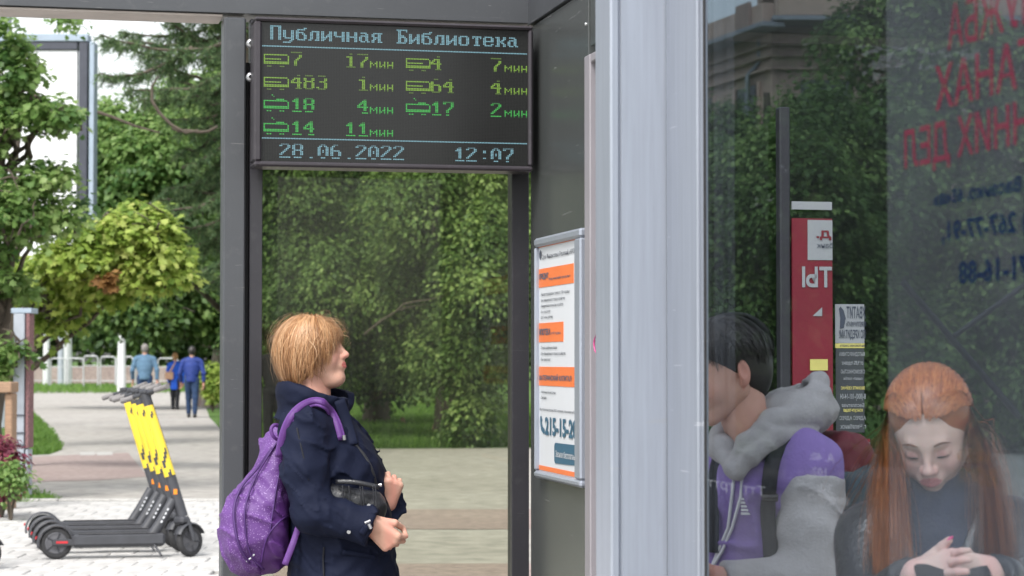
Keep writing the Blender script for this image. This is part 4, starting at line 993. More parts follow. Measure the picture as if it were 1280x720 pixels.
# advert pillar with mosaic side
ap = empty('advert_pillar', (at(22, 450, 21.5)[0], 21.5, 0), 'narrow blue grey steel pillar with a red mosaic edge behind the barberry', 'pillar')
def ab(name, x0, x1, y0, y1, dy, m, Y=21.5):
    a, b = at(x0, y1, Y), at(x1, y0, Y); mb = MB(); mb.rbox((a[0], Y, max(0, a[2])), (b[0], Y + dy, b[2]), ch=.006); return mb.build(name, M[m], ap, world=True)
ab('body', 15, 31, 392, 628, .25, 'pole_grey'); ab('cap', 13.5, 39.5, 385, 391.6, .3, 'lightbox_blue'); ab('side_strip', 31.2, 37, 392, 560, .22, 'mosaic'); ab('foot', 31.2, 35, 562, 620, .2, 'pole_grey')
for y in (519, 541, 556): mb = MB(); a = at(15, y, 21.49); b = at(31, y, 21.49); mb.rbox((a[0], 21.485, a[2] - .006), (b[0], 21.499, a[2] + .006)); mb.build('seam', M['lightbox_dark'], ap, world=True)
# wooden rail
wr = empty('wooden_rail', (at(4, 450, 20)[0], 20, 0), 'short brown wooden rail on a post at the left edge', 'rail')
a = at(-40, 491, 20); b = at(16, 470, 20); mb = MB(); mb.rbox((a[0], 19.95, a[2]), (b[0], 20.25, a[2] + .10), ch=.01); mb.build('top_board', M['wood_rail'], wr, world=True)
a = at(6, 495, 20); mb = MB(); mb.rbox((a[0], 20, 0), (a[0] + .07, 20.2, at(6, 491.4, 20)[2]), ch=.01); mb.build('leg', M['wood_rail'], wr, world=True)
mb = MB(); a = at(-38, 495, 20); mb.rbox((a[0], 20, 0), (a[0] + .07, 20.2, at(6, 491.4, 20)[2]), ch=.01); mb.build('leg', M['wood_rail'], wr, world=True)
# stone bench
sb = empty('stone_bench', (at(250, 450, 60)[0], 60, 0), 'low pink stone bench beside the shrub behind the couple', 'bench')
g0 = gnd(250, 508); Yb = g0[1]; a = at(236, 488, Yb); b = at(268, 484, Yb)
mb = MB(); mb.rbox((a[0], Yb, a[2]), (b[0], Yb + .9, b[2]), ch=.02); mb.build('seat', M['concrete'], sb, world=True)
mb = MB(); mb.rbox((a[0] + .1, Yb + .05, 0), (b[0] - .05, Yb + .85, a[2] - .002), ch=.02); mb.build('base', M['path_band'], sb, world=True)
# flat low shelves beyond the barriers: a terrace wall
tw = sheet('far_pavement', gp((20, 478), (270, 478), (270, 462), (20, 462)), .004, 'kerb_stone')
mb = MB(); a = at(20, 470, 128); b = at(230, 458, 128); mb.rbox((a[0], 128, 0), (b[0], 129, b[2]), ch=.02); tag(mb.build('low_brick_wall', M['path_band']), 'low pinkish wall beyond the tube barriers', 'wall')
# stakes in the lawn
for i, (x0, y0, x1, y1, lab) in enumerate(((507, 536, 503, 523, 'shorter wooden stake leaning in the lawn behind the window'), (540, 547, 549, 515, 'longer wooden stake leaning in the lawn behind the window'))):
    g0 = gnd(x0, y0); mb = MB(); mb.tube([(g0[0], g0[1], -.02), at(x1, y1, g0[1] + .1)], .05, 6); tag(mb.build('wooden_stake', M['wood_rail']), lab, 'stake')
# building with a balcony
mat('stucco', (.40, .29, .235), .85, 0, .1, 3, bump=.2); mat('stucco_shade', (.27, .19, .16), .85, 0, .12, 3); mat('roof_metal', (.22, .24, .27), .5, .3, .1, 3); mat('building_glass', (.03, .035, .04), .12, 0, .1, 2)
YB_ = 60
bd = empty('corner_building', (at(965, 450, YB_)[0], YB_, 0), 'pale stucco building with a stone balcony above the trees', 'building')
k_ = at(966, 450, YB_)
BF = Plane((k_[0], k_[1]), (1, .02)); BF.u /= np.linalg.norm(BF.u); BF.n = np.array([BF.u[1], -BF.u[0], 0])
vl = unit(np.array([.30, -.95, 0])); BL = Plane((k_[0], k_[1]), (vl[0], vl[1]))
def bb(pl, name, boxes, m): return on_plane(pl, name, boxes, M[m], bd, .02)
zf = lambda py: at(966, py, YB_)[2]
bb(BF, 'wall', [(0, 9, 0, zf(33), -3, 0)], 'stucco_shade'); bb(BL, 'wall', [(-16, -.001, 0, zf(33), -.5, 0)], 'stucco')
bb(BF, 'balcony_slab', [(-.1, 9, zf(32), zf(26), -.2, 1.0)], 'roof_metal'); bb(BF, 'parapet', [(0, 9, zf(25.8), zf(-12), .55, .95)], 'stucco'); bb(BF, 'upper_wall', [(0, 9, zf(-12.2), zf(-160), -3, .3)], 'stucco')
bb(BL, 'cornice', [(-16, .9, zf(40), zf(33.4), 0, .7)], 'roof_metal'); bb(BL, 'parapet', [(-16, .5, zf(33.2), zf(8), .1, .5)], 'stucco')
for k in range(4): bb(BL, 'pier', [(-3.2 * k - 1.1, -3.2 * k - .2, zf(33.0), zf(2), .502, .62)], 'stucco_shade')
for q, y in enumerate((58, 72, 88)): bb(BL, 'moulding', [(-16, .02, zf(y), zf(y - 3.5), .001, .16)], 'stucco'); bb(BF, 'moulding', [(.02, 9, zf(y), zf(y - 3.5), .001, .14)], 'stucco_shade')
for k in range(4):
    o = bb(BL, 'window', [(-3.2 * k - 2.4, -3.2 * k - .8, zf(165), zf(100), .001, .05)], 'building_glass'); bb(BL, 'window_frame', [(-3.2 * k - 2.5, -3.2 * k - 2.4, zf(165), zf(98), .0, .12), (-3.2 * k - .8, -3.2 * k - .7, zf(165), zf(98), .0, .12)], 'stucco')
for k in range(2): bb(BF, 'window', [(.8 + 2.6 * k, 2.2 + 2.6 * k, zf(165), zf(100), .001, .05)], 'building_glass')
mb = MB(); p = BL.pt(-1.2, 0, .2); mb.tube([(p[0], p[1], zf(150)), (p[0], p[1], zf(88)), (p[0] + .3, p[1] - .3, zf(74)), (p[0] + .3, p[1] - .3, zf(44))], .07, 8); mb.build('drainpipe', M['roof_metal'], bd, world=True)
# ================================================================== PEOPLE
mat('skin', (0, 0, 0), .5, tintcols=[(.48, .25, .18), (.56, .33, .25), (.58, .25, .20), (.46, .13, .12)], spec=.35, sss=.15, bump=.05, bscale=180)
mat('skin_pale', (0, 0, 0), .5, tintcols=[(.55, .36, .30), (.64, .45, .38), (.66, .36, .32), (.52, .17, .18)], spec=.35, sss=.15)
mat('hair_blond', (0, 0, 0), .42, tintcols=[(.10, .042, .018), (.28, .13, .055), (.52, .28, .13), (.74, .50, .30)], spec=.5)
mat('hair_black', (0, 0, 0), .4, tintcols=[(.008, .007, .007), (.02, .017, .016), (.04, .035, .03)], spec=.5)
mat('hair_grey', (0, 0, 0), .6, tintcols=[(.08, .075, .07), (.2, .18, .17), (.3, .28, .26)])
mat('hair_copper', (0, 0, 0), .4, tintcols=[(.12, .03, .01), (.30, .08, .022), (.50, .16, .045), (.62, .26, .09)], spec=.5)
mat('jacket_navy', (.007, .010, .026), .75, 0, .12, 6, bump=.12, bscale=70, spec=.15)
mat('knit_black', (.006, .007, .012), .85, 0, .2, 40, bump=.2, bscale=200)
mat('leather_black', (.014, .015, .019), .32, 0, .3, 14, bump=.25, bscale=120, spec=.6)
mat('trouser_dark', (.012, .013, .018), .8, 0, .2, 20)
mat('purple_plain', (.085, .022, .16), .6, 0, .1, 10, bump=.15, bscale=150)
mat('purple_strap', (.12, .042, .22), .6, 0, .1, 30, bump=.3, bscale=300)
mat('purple_dark', (.05, .012, .11), .6, 0, .1, 10)
mat('hoodie_purple', (.21, .14, .37), .85, 0, .08, 12, bump=.2, bscale=160)
mat('hoodie_grey', (.34, .325, .325), .85, 0, .1, 25, bump=.25, bscale=160)
mat('cord_white', (.6, .6, .62), .8); mat('pack_red', (.12, .012, .022), .7, 0, .15, 10); mat('pack_teal', (.02, .045, .06), .7, 0, .15, 10)
mat('nail_pink', (.85, .06, .28), .25, 0, .03, 5, coat=.5); mat('phone_black', (.01, .01, .012), .15, 0, .05, 5)
mat('hub_steel', (.32, .32, .33), .35, .7, .1, 10)
def pattern_mat():
    m = bpy.data.materials.new('purple_pattern'); m.use_nodes = True; nt = m.node_tree; b = nt.nodes['Principled BSDF']; L = nt.links.new; N = nt.nodes.new
    b.inputs['Roughness'].default_value = .6
    tc = N('ShaderNodeTexCoord'); v = N('ShaderNodeTexVoronoi'); v.inputs['Scale'].default_value = 26; L(tc.outputs['Object'], v.inputs['Vector'])
    mu = N('ShaderNodeMath'); mu.operation = 'MULTIPLY'; mu.inputs[1].default_value = 52; L(v.outputs['Distance'], mu.inputs[0])
    s = N('ShaderNodeMath'); s.operation = 'SINE'; L(mu.outputs[0], s.inputs[0])
    v2 = N('ShaderNodeTexVoronoi'); v2.inputs['Scale'].default_value = 150; L(tc.outputs['Object'], v2.inputs['Vector'])
    ml = N('ShaderNodeMath'); ml.operation = 'LESS_THAN'; ml.inputs[1].default_value = .33; L(v2.outputs['Distance'], ml.inputs[0])
    g = N('ShaderNodeMath'); g.operation = 'GREATER_THAN'; g.inputs[1].default_value = .1; L(s.outputs[0], g.inputs[0])
    p = N('ShaderNodeMath'); p.operation = 'MULTIPLY'; L(ml.outputs[0], p.inputs[0]); L(g.outputs[0], p.inputs[1])
    mx = N('ShaderNodeMix'); mx.data_type = 'RGBA'; L(p.outputs[0], mx.inputs[0]); mx.inputs[6].default_value = (.105, .036, .19, 1); mx.inputs[7].default_value = (.27, .17, .38, 1); L(mx.outputs[2], b.inputs['Base Color'])
    n = N('ShaderNodeTexNoise'); n.inputs['Scale'].default_value = 160; L(tc.outputs['Object'], n.inputs['Vector']); bp = N('ShaderNodeBump'); bp.inputs['Strength'].default_value = .2; bp.inputs['Distance'].default_value = .005; L(n.outputs['Fac'], bp.inputs['Height']); L(bp.outputs[0], b.inputs['Normal'])
    MATS['purple_pattern'] = m
pattern_mat()

def head_sdf(P_, fem=True, lids=True, age=0.):
    A = np.abs(P_[..., 1:2]); Q = np.concatenate([P_[..., :1], A, P_[..., 2:]], -1)     # mirrored halves
    d = ell(P_, (-.014, 0, .032), (.094, .074, .086))
    d = smin(d, ell(P_, (.030, 0, -.022), (.060, .058, .082)), .04)
    d = smin(d, cone(Q, (-.005, .050, -.050), (.062, .012, -.098), .020, .015), .03)
    d = smin(d, ell(P_, (.070, 0, -.098), (.018, .020, .015)), .02)
    d = smin(d, ell(Q, (.056, .034, -.034), (.024, .024, .026)), .025)
    d = smin(d, cone(P_, (.079, -.026, .020), (.079, .026, .020), .008, .008), .02)
    d = smax(d, -ell(Q, (.104, .031, .000), (.020, .019, .0135)), .014)
    d = smin(d, ell(Q, (.0755, .0305, -.001), (.0122, .0150, .0108)), .005)
    if lids: d = smin(d, cone(Q, (.0865, .021, -.0045), (.083, .040, -.0045), .0022, .0018), .004)
    d = smin(d, cone(P_, (.087, 0, .012), (.108, 0, -.026), .0065, .0088), .014)
    d = smin(d, ell(P_, (.107, 0, -.029), (.0105, .0105, .0095)), .008)
    d = smin(d, ell(Q, (.098, .0115, -.032), (.0105, .0075, .0075)), .006)
    d = smax(d, -ell(Q, (.103, .0065, -.0395), (.005, .0028, .0025)), .002)
    d = smin(d, ell(P_, (.086, 0, -.060), (.014, .024, .018)), .018)
    lw = .021
    d = smin(d, cone(Q, (.0985, 0, -.0545), (.0895, lw, -.0600), .0042, .0020), .004)
    d = smin(d, cone(Q, (.0980, 0, -.0660), (.0890, lw - .002, -.0620), .0052, .0022), .004)
    d = smax(d, -cone(Q, (.1040, 0, -.0600), (.0930, lw, -.0607), .0016, .0010), .002)
    e = ell(Q, (-.012, .078, -.004), (.018, .009, .031), rot('Z', 18)); e = smax(e, -ell(Q, (-.008, .087, .002), (.009, .006, .017)), .006)
    e = smin(e, ell(Q, (-.006, .076, -.030), (.009, .0055, .010)), .008)
    d = smin(d, e, .006)
    if age: d = smin(d, ell(P_, (.035, 0, -.108), (.04, .035, .022)), .03)
    return d
def head_tint(V):
    A = np.abs(V[:, 1]); t = np.full(len(V), .33)
    lips = (((V[:, 2] + .060) / .0115) ** 2 + (A / .0225) ** 2 < 1) & (V[:, 0] > .088)
    ck = np.exp(-(((V[:, 0] - .07) / .03) ** 2 + ((A - .04) / .018) ** 2 + ((V[:, 2] + .03) / .022) ** 2)); ns = np.exp(-(((V[:, 0] - .108) / .012) ** 2 + ((V[:, 2] + .03) / .016) ** 2))
    er = (A > .072) * 1.0
    ly = np.exp(-(((A - .0305) / .014) ** 2 + ((V[:, 2] - .001) / .009) ** 2)) * (V[:, 0] > .06); t = t + .22 * ck + .25 * ns + .2 * er + .30 * ly; t[lips] = .95
    return np.clip(t, 0, 1)
def Rm(yaw, pitch=0, roll=0):
    return np.array(Matrix.Rotation(R(yaw), 3, 'Z') @ Matrix.Rotation(R(-pitch), 3, 'Y') @ Matrix.Rotation(R(roll), 3, 'X'))
def ribbon_strands(paths, width, tn):
    """paths (n,k,3), normals approximated away from centre -> thin ribbons"""
    n, k, _ = paths.shape; d = np.gradient(paths, axis=1); c = paths.mean((0, 1)); nn = unit(paths - c); s = unit(np.cross(nn, d))
    wd = np.linspace(1, .25, k)[None, :, None] * width
    V = np.stack([paths - s * wd, paths + s * wd], 2).reshape(-1, 3)
    b = (np.arange(n) * k * 2)[:, None, None]; j = np.arange(k - 1)[None, :, None] * 2
    Fq = (b + j + np.array([0, 1, 3, 2])[None, None, :]).reshape(-1, 4)
    return V, Fq, np.repeat(tn, k * 2)
def cap_strands(n, c, r, tilt, phi_end, seed, k=9, jit=.05, lift=.012, drop=.0):
    g = np.random.default_rng(seed); az = g.uniform(-pi, pi, n); ph0 = np.abs(g.normal(size=n)) * .55 + .03
    pe = np.array([phi_end(a) for a in az]) * (1 + .09 * g.normal(size=n)); ph0 = np.minimum(ph0, pe * .75)
    t = np.linspace(0, 1, k)[None, :]; ph = ph0[:, None] + (pe - ph0)[:, None] * t
    wob = g.normal(size=n)[:, None] * jit * np.sin(pi * t * g.uniform(.7, 1.6, n)[:, None]) + .10 * np.sin(az * 5)[:, None] * t
    a = az[:, None] + wob
    off = 1 + (g.random(n)[:, None] * lift / .1) * np.sin(pi * np.clip(t * .9, 0, 1)) + .006 * np.sin(9 * a + 4 * ph)
    d = np.stack([np.sin(ph) * np.cos(a), np.sin(ph) * np.sin(a), np.cos(ph)], -1)
    T_ = np.array(Matrix.Rotation(-R(tilt), 3, 'Y')); d = d @ T_.T
    low = np.clip(-d[..., 2], 0, 1); P_ = np.array(c) + d * np.array(r) * off[..., None]
    P_[..., 2] -= low * drop; P_[..., 0] = np.where(d[..., 0] < 0, P_[..., 0] - low * drop * .15, P_[..., 0])
    tn = np.clip(.55 + .2 * g.normal(size=n) + .12 * np.sin(az * 7), 0, 1)
    return P_, tn
def make_head(root, pos, Mh, m_skin, h, neck_to=None, neck_r=(.05, .06), age=0., extra=None, lo=(-.13, -.105, -.145), hi=(.135, .105, .135)):
    """head mesh; the neck, hands etc. are appended to the same body mesh later"""
    V, Fq = surf(lambda P_: head_sdf(P_, age=age), lo, hi, h)
    return V @ Mh.T + pos, Fq, head_tint(V)
def hand_cones(o, Mx, side=1, curls=(55, 60, 62, 65), thumb=(.055, .055, -.03), spread=1.0, sc=1.0):
    """x towards finger tips, y towards the thumb, z back of the hand"""
    palm = []; fingers = []
    ys = (.029, .010, -.010, -.028); Ls = (.070, .079, .073, .056); rs = (.0088, .0092, .0088, .0078)
    for i in range(4):
        palm.append(((0, ys[i] * .6, 0), (.080 - .004 * abs(i - 1), ys[i], .002), .0165, .0125))
        p = np.array([.084 - .005 * abs(i - 1), ys[i], .001]); ang = 0; cu = curls[i]
        for j, fr in enumerate((.46, .30, .24)):
            ang += (cu * .9, cu * 1.15, cu * .7)[j]; dvec = np.array([cos(R(ang)), (.10 * (1 - i * .6)) * spread, -sin(R(ang))]); q = p + dvec * Ls[i] * fr
            fingers.append((i, p, q, rs[i] * (1 - .08 * j), rs[i] * (.93 - .1 * j))); p = q
    t0 = np.array([.012, .026, -.008]); t1 = np.array([.045, .047, -.016]); t2 = t1 + np.array(thumb) * .45; t3 = t1 + np.array(thumb) * .9
    fingers += [(4, t0, t1, .0135, .0115), (4, t1, t2, .0108, .0098), (4, t2, t3, .0098, .0078)]
    S_ = np.array([1, side, 1.0]) * sc
    W_ = lambda v: np.array(o) + Mx @ (np.array(v) * S_)
    return [(W_(a), W_(b), r1 * sc, r2 * sc) for (a, b, r1, r2) in palm], [(i, W_(a), W_(b), r1 * sc, r2 * sc) for (i, a, b, r1, r2) in fingers]
def hand_sdf(P_, hc):
    palm, fg = hc; d = None
    for (a, b, r1, r2) in palm: e = cone(P_, a, b, r1, r2); d = e if d is None else smin(d, e, .014)
    for i in range(5):
        f = None
        for (k, a, b, r1, r2) in fg:
            if k == i: e = cone(P_, a, b, r1, r2); f = e if f is None else smin(f, e, .003)
        d = smin(d, f, .008)
    return d
def hand_mesh(hc, wrist, elbow, h=.0028, rw=.026):
    wrist = np.array(wrist); elbow = np.array(elbow); far = wrist + (elbow - wrist) * min(1, .09 / np.linalg.norm(elbow - wrist))
    def f(P_): return smin(hand_sdf(P_, hc), cone(P_, hc[0][1][0], far, rw * .95, rw * 1.1), .02)
    pts = np.array([p for (a, b, _, _) in hc[0] for p in (a, b)] + [p for (_, a, b, _, _) in hc[1] for p in (a, b)] + [far]); lo = pts.min(0) - .035; hi = pts.max(0) + .035
    V, Fq = surf(f, lo, hi, h); return V, Fq, np.clip(.42 + .12 * np.sin(V[:, 0] * 90), 0, 1)
def body_obj(root, pieces, m, name='body'):
    V = []; Fq = []; T_ = []; n = 0
    for (v, f, t) in pieces: V.append(v); Fq.append(f + n); T_.append(t); n += len(v)
    return link(name, fast_mesh(name, np.concatenate(V), np.concatenate(Fq), tint=np.concatenate(T_), smooth=True), m, root, world=True)
def sdf_part(name, f, lo, hi, h, m, root):
    V, Fq = surf(f, lo, hi, h); return link(name, fast_mesh(name, V, Fq, smooth=True), m, root, world=True)
def chain(P_, pts, rad, k=.03):
    d = None
    for i in range(len(pts) - 1):
        e = cone(P_, pts[i], pts[i + 1], rad[i], rad[i + 1]); d = e if d is None else smin(d, e, k)
    return d
def strip(name, pts, width, thick, m, root, nrm, seg=None):
    """flat webbing following pts, lying across direction nrm"""
    pts = [np.array(p, float) for p in pts]
    # smooth by catmull-rom
    Q = []
    ext = [2 * pts[0] - pts[1]] + pts + [2 * pts[-1] - pts[-2]]
    for i in range(1, len(ext) - 2):
        for t in np.linspace(0, 1, 6, endpoint=False):
            p0, p1, p2, p3 = ext[i - 1:i + 3]; Q.append(.5 * (2 * p1 + (p2 - p0) * t + (2 * p0 - 5 * p1 + 4 * p2 - p3) * t * t + (3 * p1 - p0 - 3 * p2 + p3) * t ** 3))
    Q.append(pts[-1]); mb = MB(); V = []; F_ = []; nrm = np.array(nrm, float)
    for i, p in enumerate(Q):
        d = unit(Q[min(i + 1, len(Q) - 1)] - Q[max(i - 1, 0)]); s = unit(np.cross(d, nrm)); n_ = unit(np.cross(s, d))
        w_ = width / 2; t_ = thick / 2
        V += [p - s * w_, p - s * w_ * .8 + n_ * t_, p + s * w_ * .8 + n_ * t_, p + s * w_, p + s * w_ * .8 - n_ * t_, p - s * w_ * .8 - n_ * t_]
    for i in range(len(Q) - 1):
        for k in range(6): F_.append((i * 6 + k, i * 6 + (k + 1) % 6, (i + 1) * 6 + (k + 1) % 6, (i + 1) * 6 + k))
    F_ += [tuple(range(6)), tuple(range(len(V) - 6, len(V)))]
    mb.add(V, F_, True); return mb.build(name, m, root, world=True)

# ------------------------------------------------------------------ the woman reading the board
YWm = 7.35
def W(px, py, dy=0.0):                                   # point that shows at this pixel, dy further than her mid plane
    return at(px, py, YWm + dy)
base = W(415, 450); woman = empty('person', (base[0], base[1], 0), 'short blond woman in a navy jacket looking up at the bus board', 'person')
Mh = Rm(-9, 11, 0); hp = W(392.5, 441)
pieces = [make_head(woman, hp, Mh, None, .0034, age=1.)]
nk = lambda P_: cone(P_, hp + Mh @ np.array([-.015, 0, -.05]), W(391, 520), .057, .066)
v, f = surf(nk, hp + np.array([-.2, -.2, -.34]), hp + np.array([.2, .2, -.0]), .008); pieces.append((v, f, np.full(len(v), .45)))
# arms
sh_n = W(382, 538, -.17); el_n = W(392, 640, -.235); wr_n = W(462, 658, -.235)
sh_f = W(402, 538, .18); el_f = W(452, 650, .20); wr_f = W(486, 630, .03)
def frame_(x, y_hint):
    x = unit(np.array(x, float)); z = unit(np.cross(x, np.array(y_hint, float))); y = np.cross(z, x); return np.stack([x, y, z], 1)
hn = hand_cones(W(466, 657, -.235), frame_((.72, .05, -.62), (.75, -.35, .55)), 1, (62, 68, 70, 72), (.035, -.012, -.035), sc=1.08)
hf = hand_cones(W(483, 630, .02), frame_((.25, -.25, .9), (-.9, -.3, .2)), 1, (80, 84, 84, 80), (.05, -.02, -.03), sc=1.02)
pieces.append(hand_mesh(hn, wr_n, el_n)); pieces.append(hand_mesh(hf, wr_f, el_f))
body_obj(woman, pieces, M['skin'])
def torso_w(P_, g=0.0):
    d = ell(P_, W(404, 575), (.150 + g, .190 + g, .17))
    d = smin(d, ell(P_, W(424, 655), (.165 + g, .2 + g, .19)), .08)
    d = smin(d, ell(P_, W(441, 592, .0), (.085 + g, .15, .085)), .08)
    d = smin(d, chain(P_, [W(384, 537, -.135), W(392, 524, 0), W(400, 537, .14)], [.075 + g, .07 + g, .075 + g]), .06)
    return d
def jacket(P_):
    d = torso_w(P_, .006)
    d = smin(d, cone(P_, W(425, 650), W(430, 790), .145, .165), .08); q = P_ - W(430, 700)
    d = smin(d, ell(P_, W(431, 745), (.175, .22, .23)), .08)
    d = smin(d, chain(P_, [sh_f, el_f, wr_f], [.075, .06, .045]), .03)
    a = chain(P_, [sh_n, (sh_n + el_n) / 2 + np.array([-.012, -.01, 0]), el_n, wr_n], [.078, .070, .064, .049], .03)
    d = smin(d, a, .016)
    d = smax(d, -(P_[..., 2] - .60) , .004)
    # end the sleeves in flat cuffs
    for (w_, e_) in ((wr_n, el_n), (wr_f, el_f)):
        ax = unit(w_ - e_); s_ = (P_ - w_) @ ax; near_ = np.sqrt(((P_ - w_) ** 2).sum(-1)) < .085
        cf = np.maximum(cone(P_, w_ - ax * .075, w_, .058, .060), np.maximum(s_ - .004, -s_ - .075)); d = np.minimum(np.where(near_, np.maximum(d, s_ - .004), d), cf)
    arm = np.exp(-np.maximum(a, 0) / .01) * np.exp(-(((P_ - el_n) ** 2).sum(-1)) / .03)
    d = d - folds(P_, .007, 30, 3) - crease(P_, .013, 46, 3, (.5, 0, .85)) * (1 - arm) - crease(P_, .018, 70, 5, (.75, 0, .65)) * arm - crease(P_, .006, 110, 9, (.2, 0, 1))
    return d
lo = W(415, 450) + np.array([-.36, -.36, -.9]); lo[2] = .56; hi = W(415, 450) + np.array([.30, .36, 0]); hi[2] = 1.29
sdf_part('jacket', jacket, lo, hi, .0065, M['jacket_navy'], woman)
sdf_part('sweater', lambda P_: smin(ell(P_, W(443, 596, .0), (.098, .125, .115)), ell(P_, W(438, 650, 0), (.14, .15, .14)), .04) - folds(P_, .003, 40, 8), W(443, 600) + np.array([-.2, -.2, -.3]), W(443, 600) + np.array([.2, .2, .16]), .008, M['knit_black'], woman)
# standing collar folded open
def collar(P_):
    c0, c1 = W(390, 519), W(396, 484); R_ = .112
    ax = unit(c1 - c0); s_ = (P_ - c0) @ ax; q = P_ - c0 - s_[..., None] * ax; r_ = np.sqrt((q[..., 0] / 1.05) ** 2 + (q[..., 1] * 1.0) ** 2 + q[..., 2] ** 2)
    prof = R_ - .012 * np.cos(s_ * 40) - .12 * np.clip(s_ - .02, 0, 1)
    d = np.abs(r_ - prof) - .012
    d = np.maximum(np.maximum(d, -s_ - .03), s_ - .088 - .012 * np.sin(np.arctan2(q[..., 1], q[..., 0]) * 2))
    d = smax(d, -cone(P_, W(452, 470, -.02), W(452, 545, -.02), .055, .05), .01)
    return d * .8 - folds(P_, .004, 50, 2)
sdf_part('collar', collar, W(392, 500) + np.array([-.17, -.17, -.12]), W(392, 500) + np.array([.17, .17, .12]), .005, M['jacket_navy'], woman)
MW = lambda px, py, lift=.002: march(jacket, px, py, 6.85, 7.7, lift)
strip('lapel', [W(424, 500, -.10), MW(434, 530, .004), MW(441, 556, .004)], .040, .010, M['jacket_navy'], woman, (0.2, -1, 0))
strip('zip_edge', [MW(441, 552), MW(456, 570), MW(466, 590), MW(471, 610)], .010, .006, M['leather_black'], woman, (.3, -1, 0))
strip('sleeve_seam', [MW(371, 535), MW(378, 565), MW(386, 600)], .005, .004, M['knit_black'], woman, (0, -1, 0))
strip('side_seam', [MW(405, 684), MW(404, 700), MW(405, 722)], .006, .005, M['knit_black'], woman, (0, -1, 0))
strip('pocket_flap', [MW(428, 690), MW(450, 693), MW(470, 697)], .018, .008, M['jacket_navy'], woman, (0, -1, 0))
strip('cuff_strap', [MW(452, 668, .003), MW(460, 656, .003), MW(467, 643, .003)], .022, .008, M['jacket_navy'], woman, (0, -1, 0))
def cyl(name, a, b, r, m, root, seg=10):
    mb = MB(); mb.tube([a, b], r, seg); return mb.build(name, m, root, world=True)
cyl('drawstring_toggle', W(430, 544, -.19), W(430.5, 550, -.19), .006, M['hub_steel'], woman)
cyl('cuff_snap', MW(456, 654, .006), MW(463, 651, .006), .0055, M['hub_steel'], woman); cyl('cuff_snap', MW(461, 655, .008), MW(464, 661, .008), .0055, M['hub_steel'], woman)
for q in ((461, 632), (436, 665)): cyl('button', MW(*q, 0), MW(*q, .006), .0065, M['hub_steel'], woman)
# trousers and shoes below the picture
def legs(P_, a, b, z0=.06, r=(.11, .085, .065), top=.75):
    d = None
    for p in (a, b):
        e = chain(P_, [np.array([p[0], p[1], top]), np.array([p[0] + .01, p[1], .42]), np.array([p[0], p[1], z0 + .03])], r); d = e if d is None else smin(d, e, .02)
    return smax(d, -(P_[..., 2] - z0), .004) - folds(P_, .004, 30, 1)
ba = W(426, 450, -.09); bb_ = W(430, 450, .09)
sdf_part('trousers', lambda P_: legs(P_, ba, bb_), (ba[0] - .2, ba[1] - .2, .02), (ba[0] + .2, bb_[1] + .2, .9), .012, M['trouser_dark'], woman)
for p in (ba, bb_): sdf_part('shoe', lambda P_: smax(smin(ell(P_, (p[0] + .06, p[1] + .01, .03), (.11, .045, .05)), ell(P_, (p[0] - .01, p[1], .05), (.055, .042, .05)), .03), -(P_[..., 2] - .002), .004), (p[0] - .1, p[1] - .08, -.01), (p[0] + .2, p[1] + .08, .13), .008, M['leather_black'], woman)
# hair
def hair_cap_w(P_):
    d = ell(P_, (-.012, 0, .022), (.099, .087, .095)); d = smin(d, ell(P_, (-.030, 0, -.040), (.066, .074, .066)), .05)
    d = smax(d, -ell(P_, (.105, 0, -.055), (.088, .12, .098)), .012); d = smax(d, -ell(P_, (.02, 0, -.11), (.055, .12, .055)), .02)
    return d - .003 * np.sin(P_[..., 1] * 60 + P_[..., 0] * 40)
V, Fq = surf(hair_cap_w, (-.15, -.11, -.14), (.12, .11, .14), .005)
hair_pieces = [(V @ Mh.T + hp, Fq, np.full(len(V), .12))]
def pe(a):
    a = abs((a + pi) % (2 * pi) - pi); return np.interp(a, [0, .5, .9, 1.25, 1.7, 2.3, pi], [1.18, 1.32, 1.55, 1.85, 2.05, 2.18, 2.22])
for (n_, rr, sd, lf) in ((3400, (.108, .097, .108), 1, .012), (2600, (.111, .100, .111), 2, .016)):
    P_, tn = cap_strands(n_, (-.014, 0, .018), rr, -16, pe, sd, jit=.09, lift=lf, drop=.075)
    # tuck the ends in towards the neck, puff the back
    P_[..., 0] -= .012 * np.clip(-P_[..., 0] / .1, 0, 1) * np.clip(.06 - P_[..., 2], 0, .1) / .1
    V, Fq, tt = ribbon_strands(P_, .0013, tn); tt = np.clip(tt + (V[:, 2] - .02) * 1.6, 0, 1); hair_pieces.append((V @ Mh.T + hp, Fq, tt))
g = np.random.default_rng(8)                            # ragged locks over the shell and past its edge
n_l = 230; az = np.concatenate([g.uniform(.55, pi, n_l // 2), -g.uniform(.55, pi, n_l - n_l // 2)])
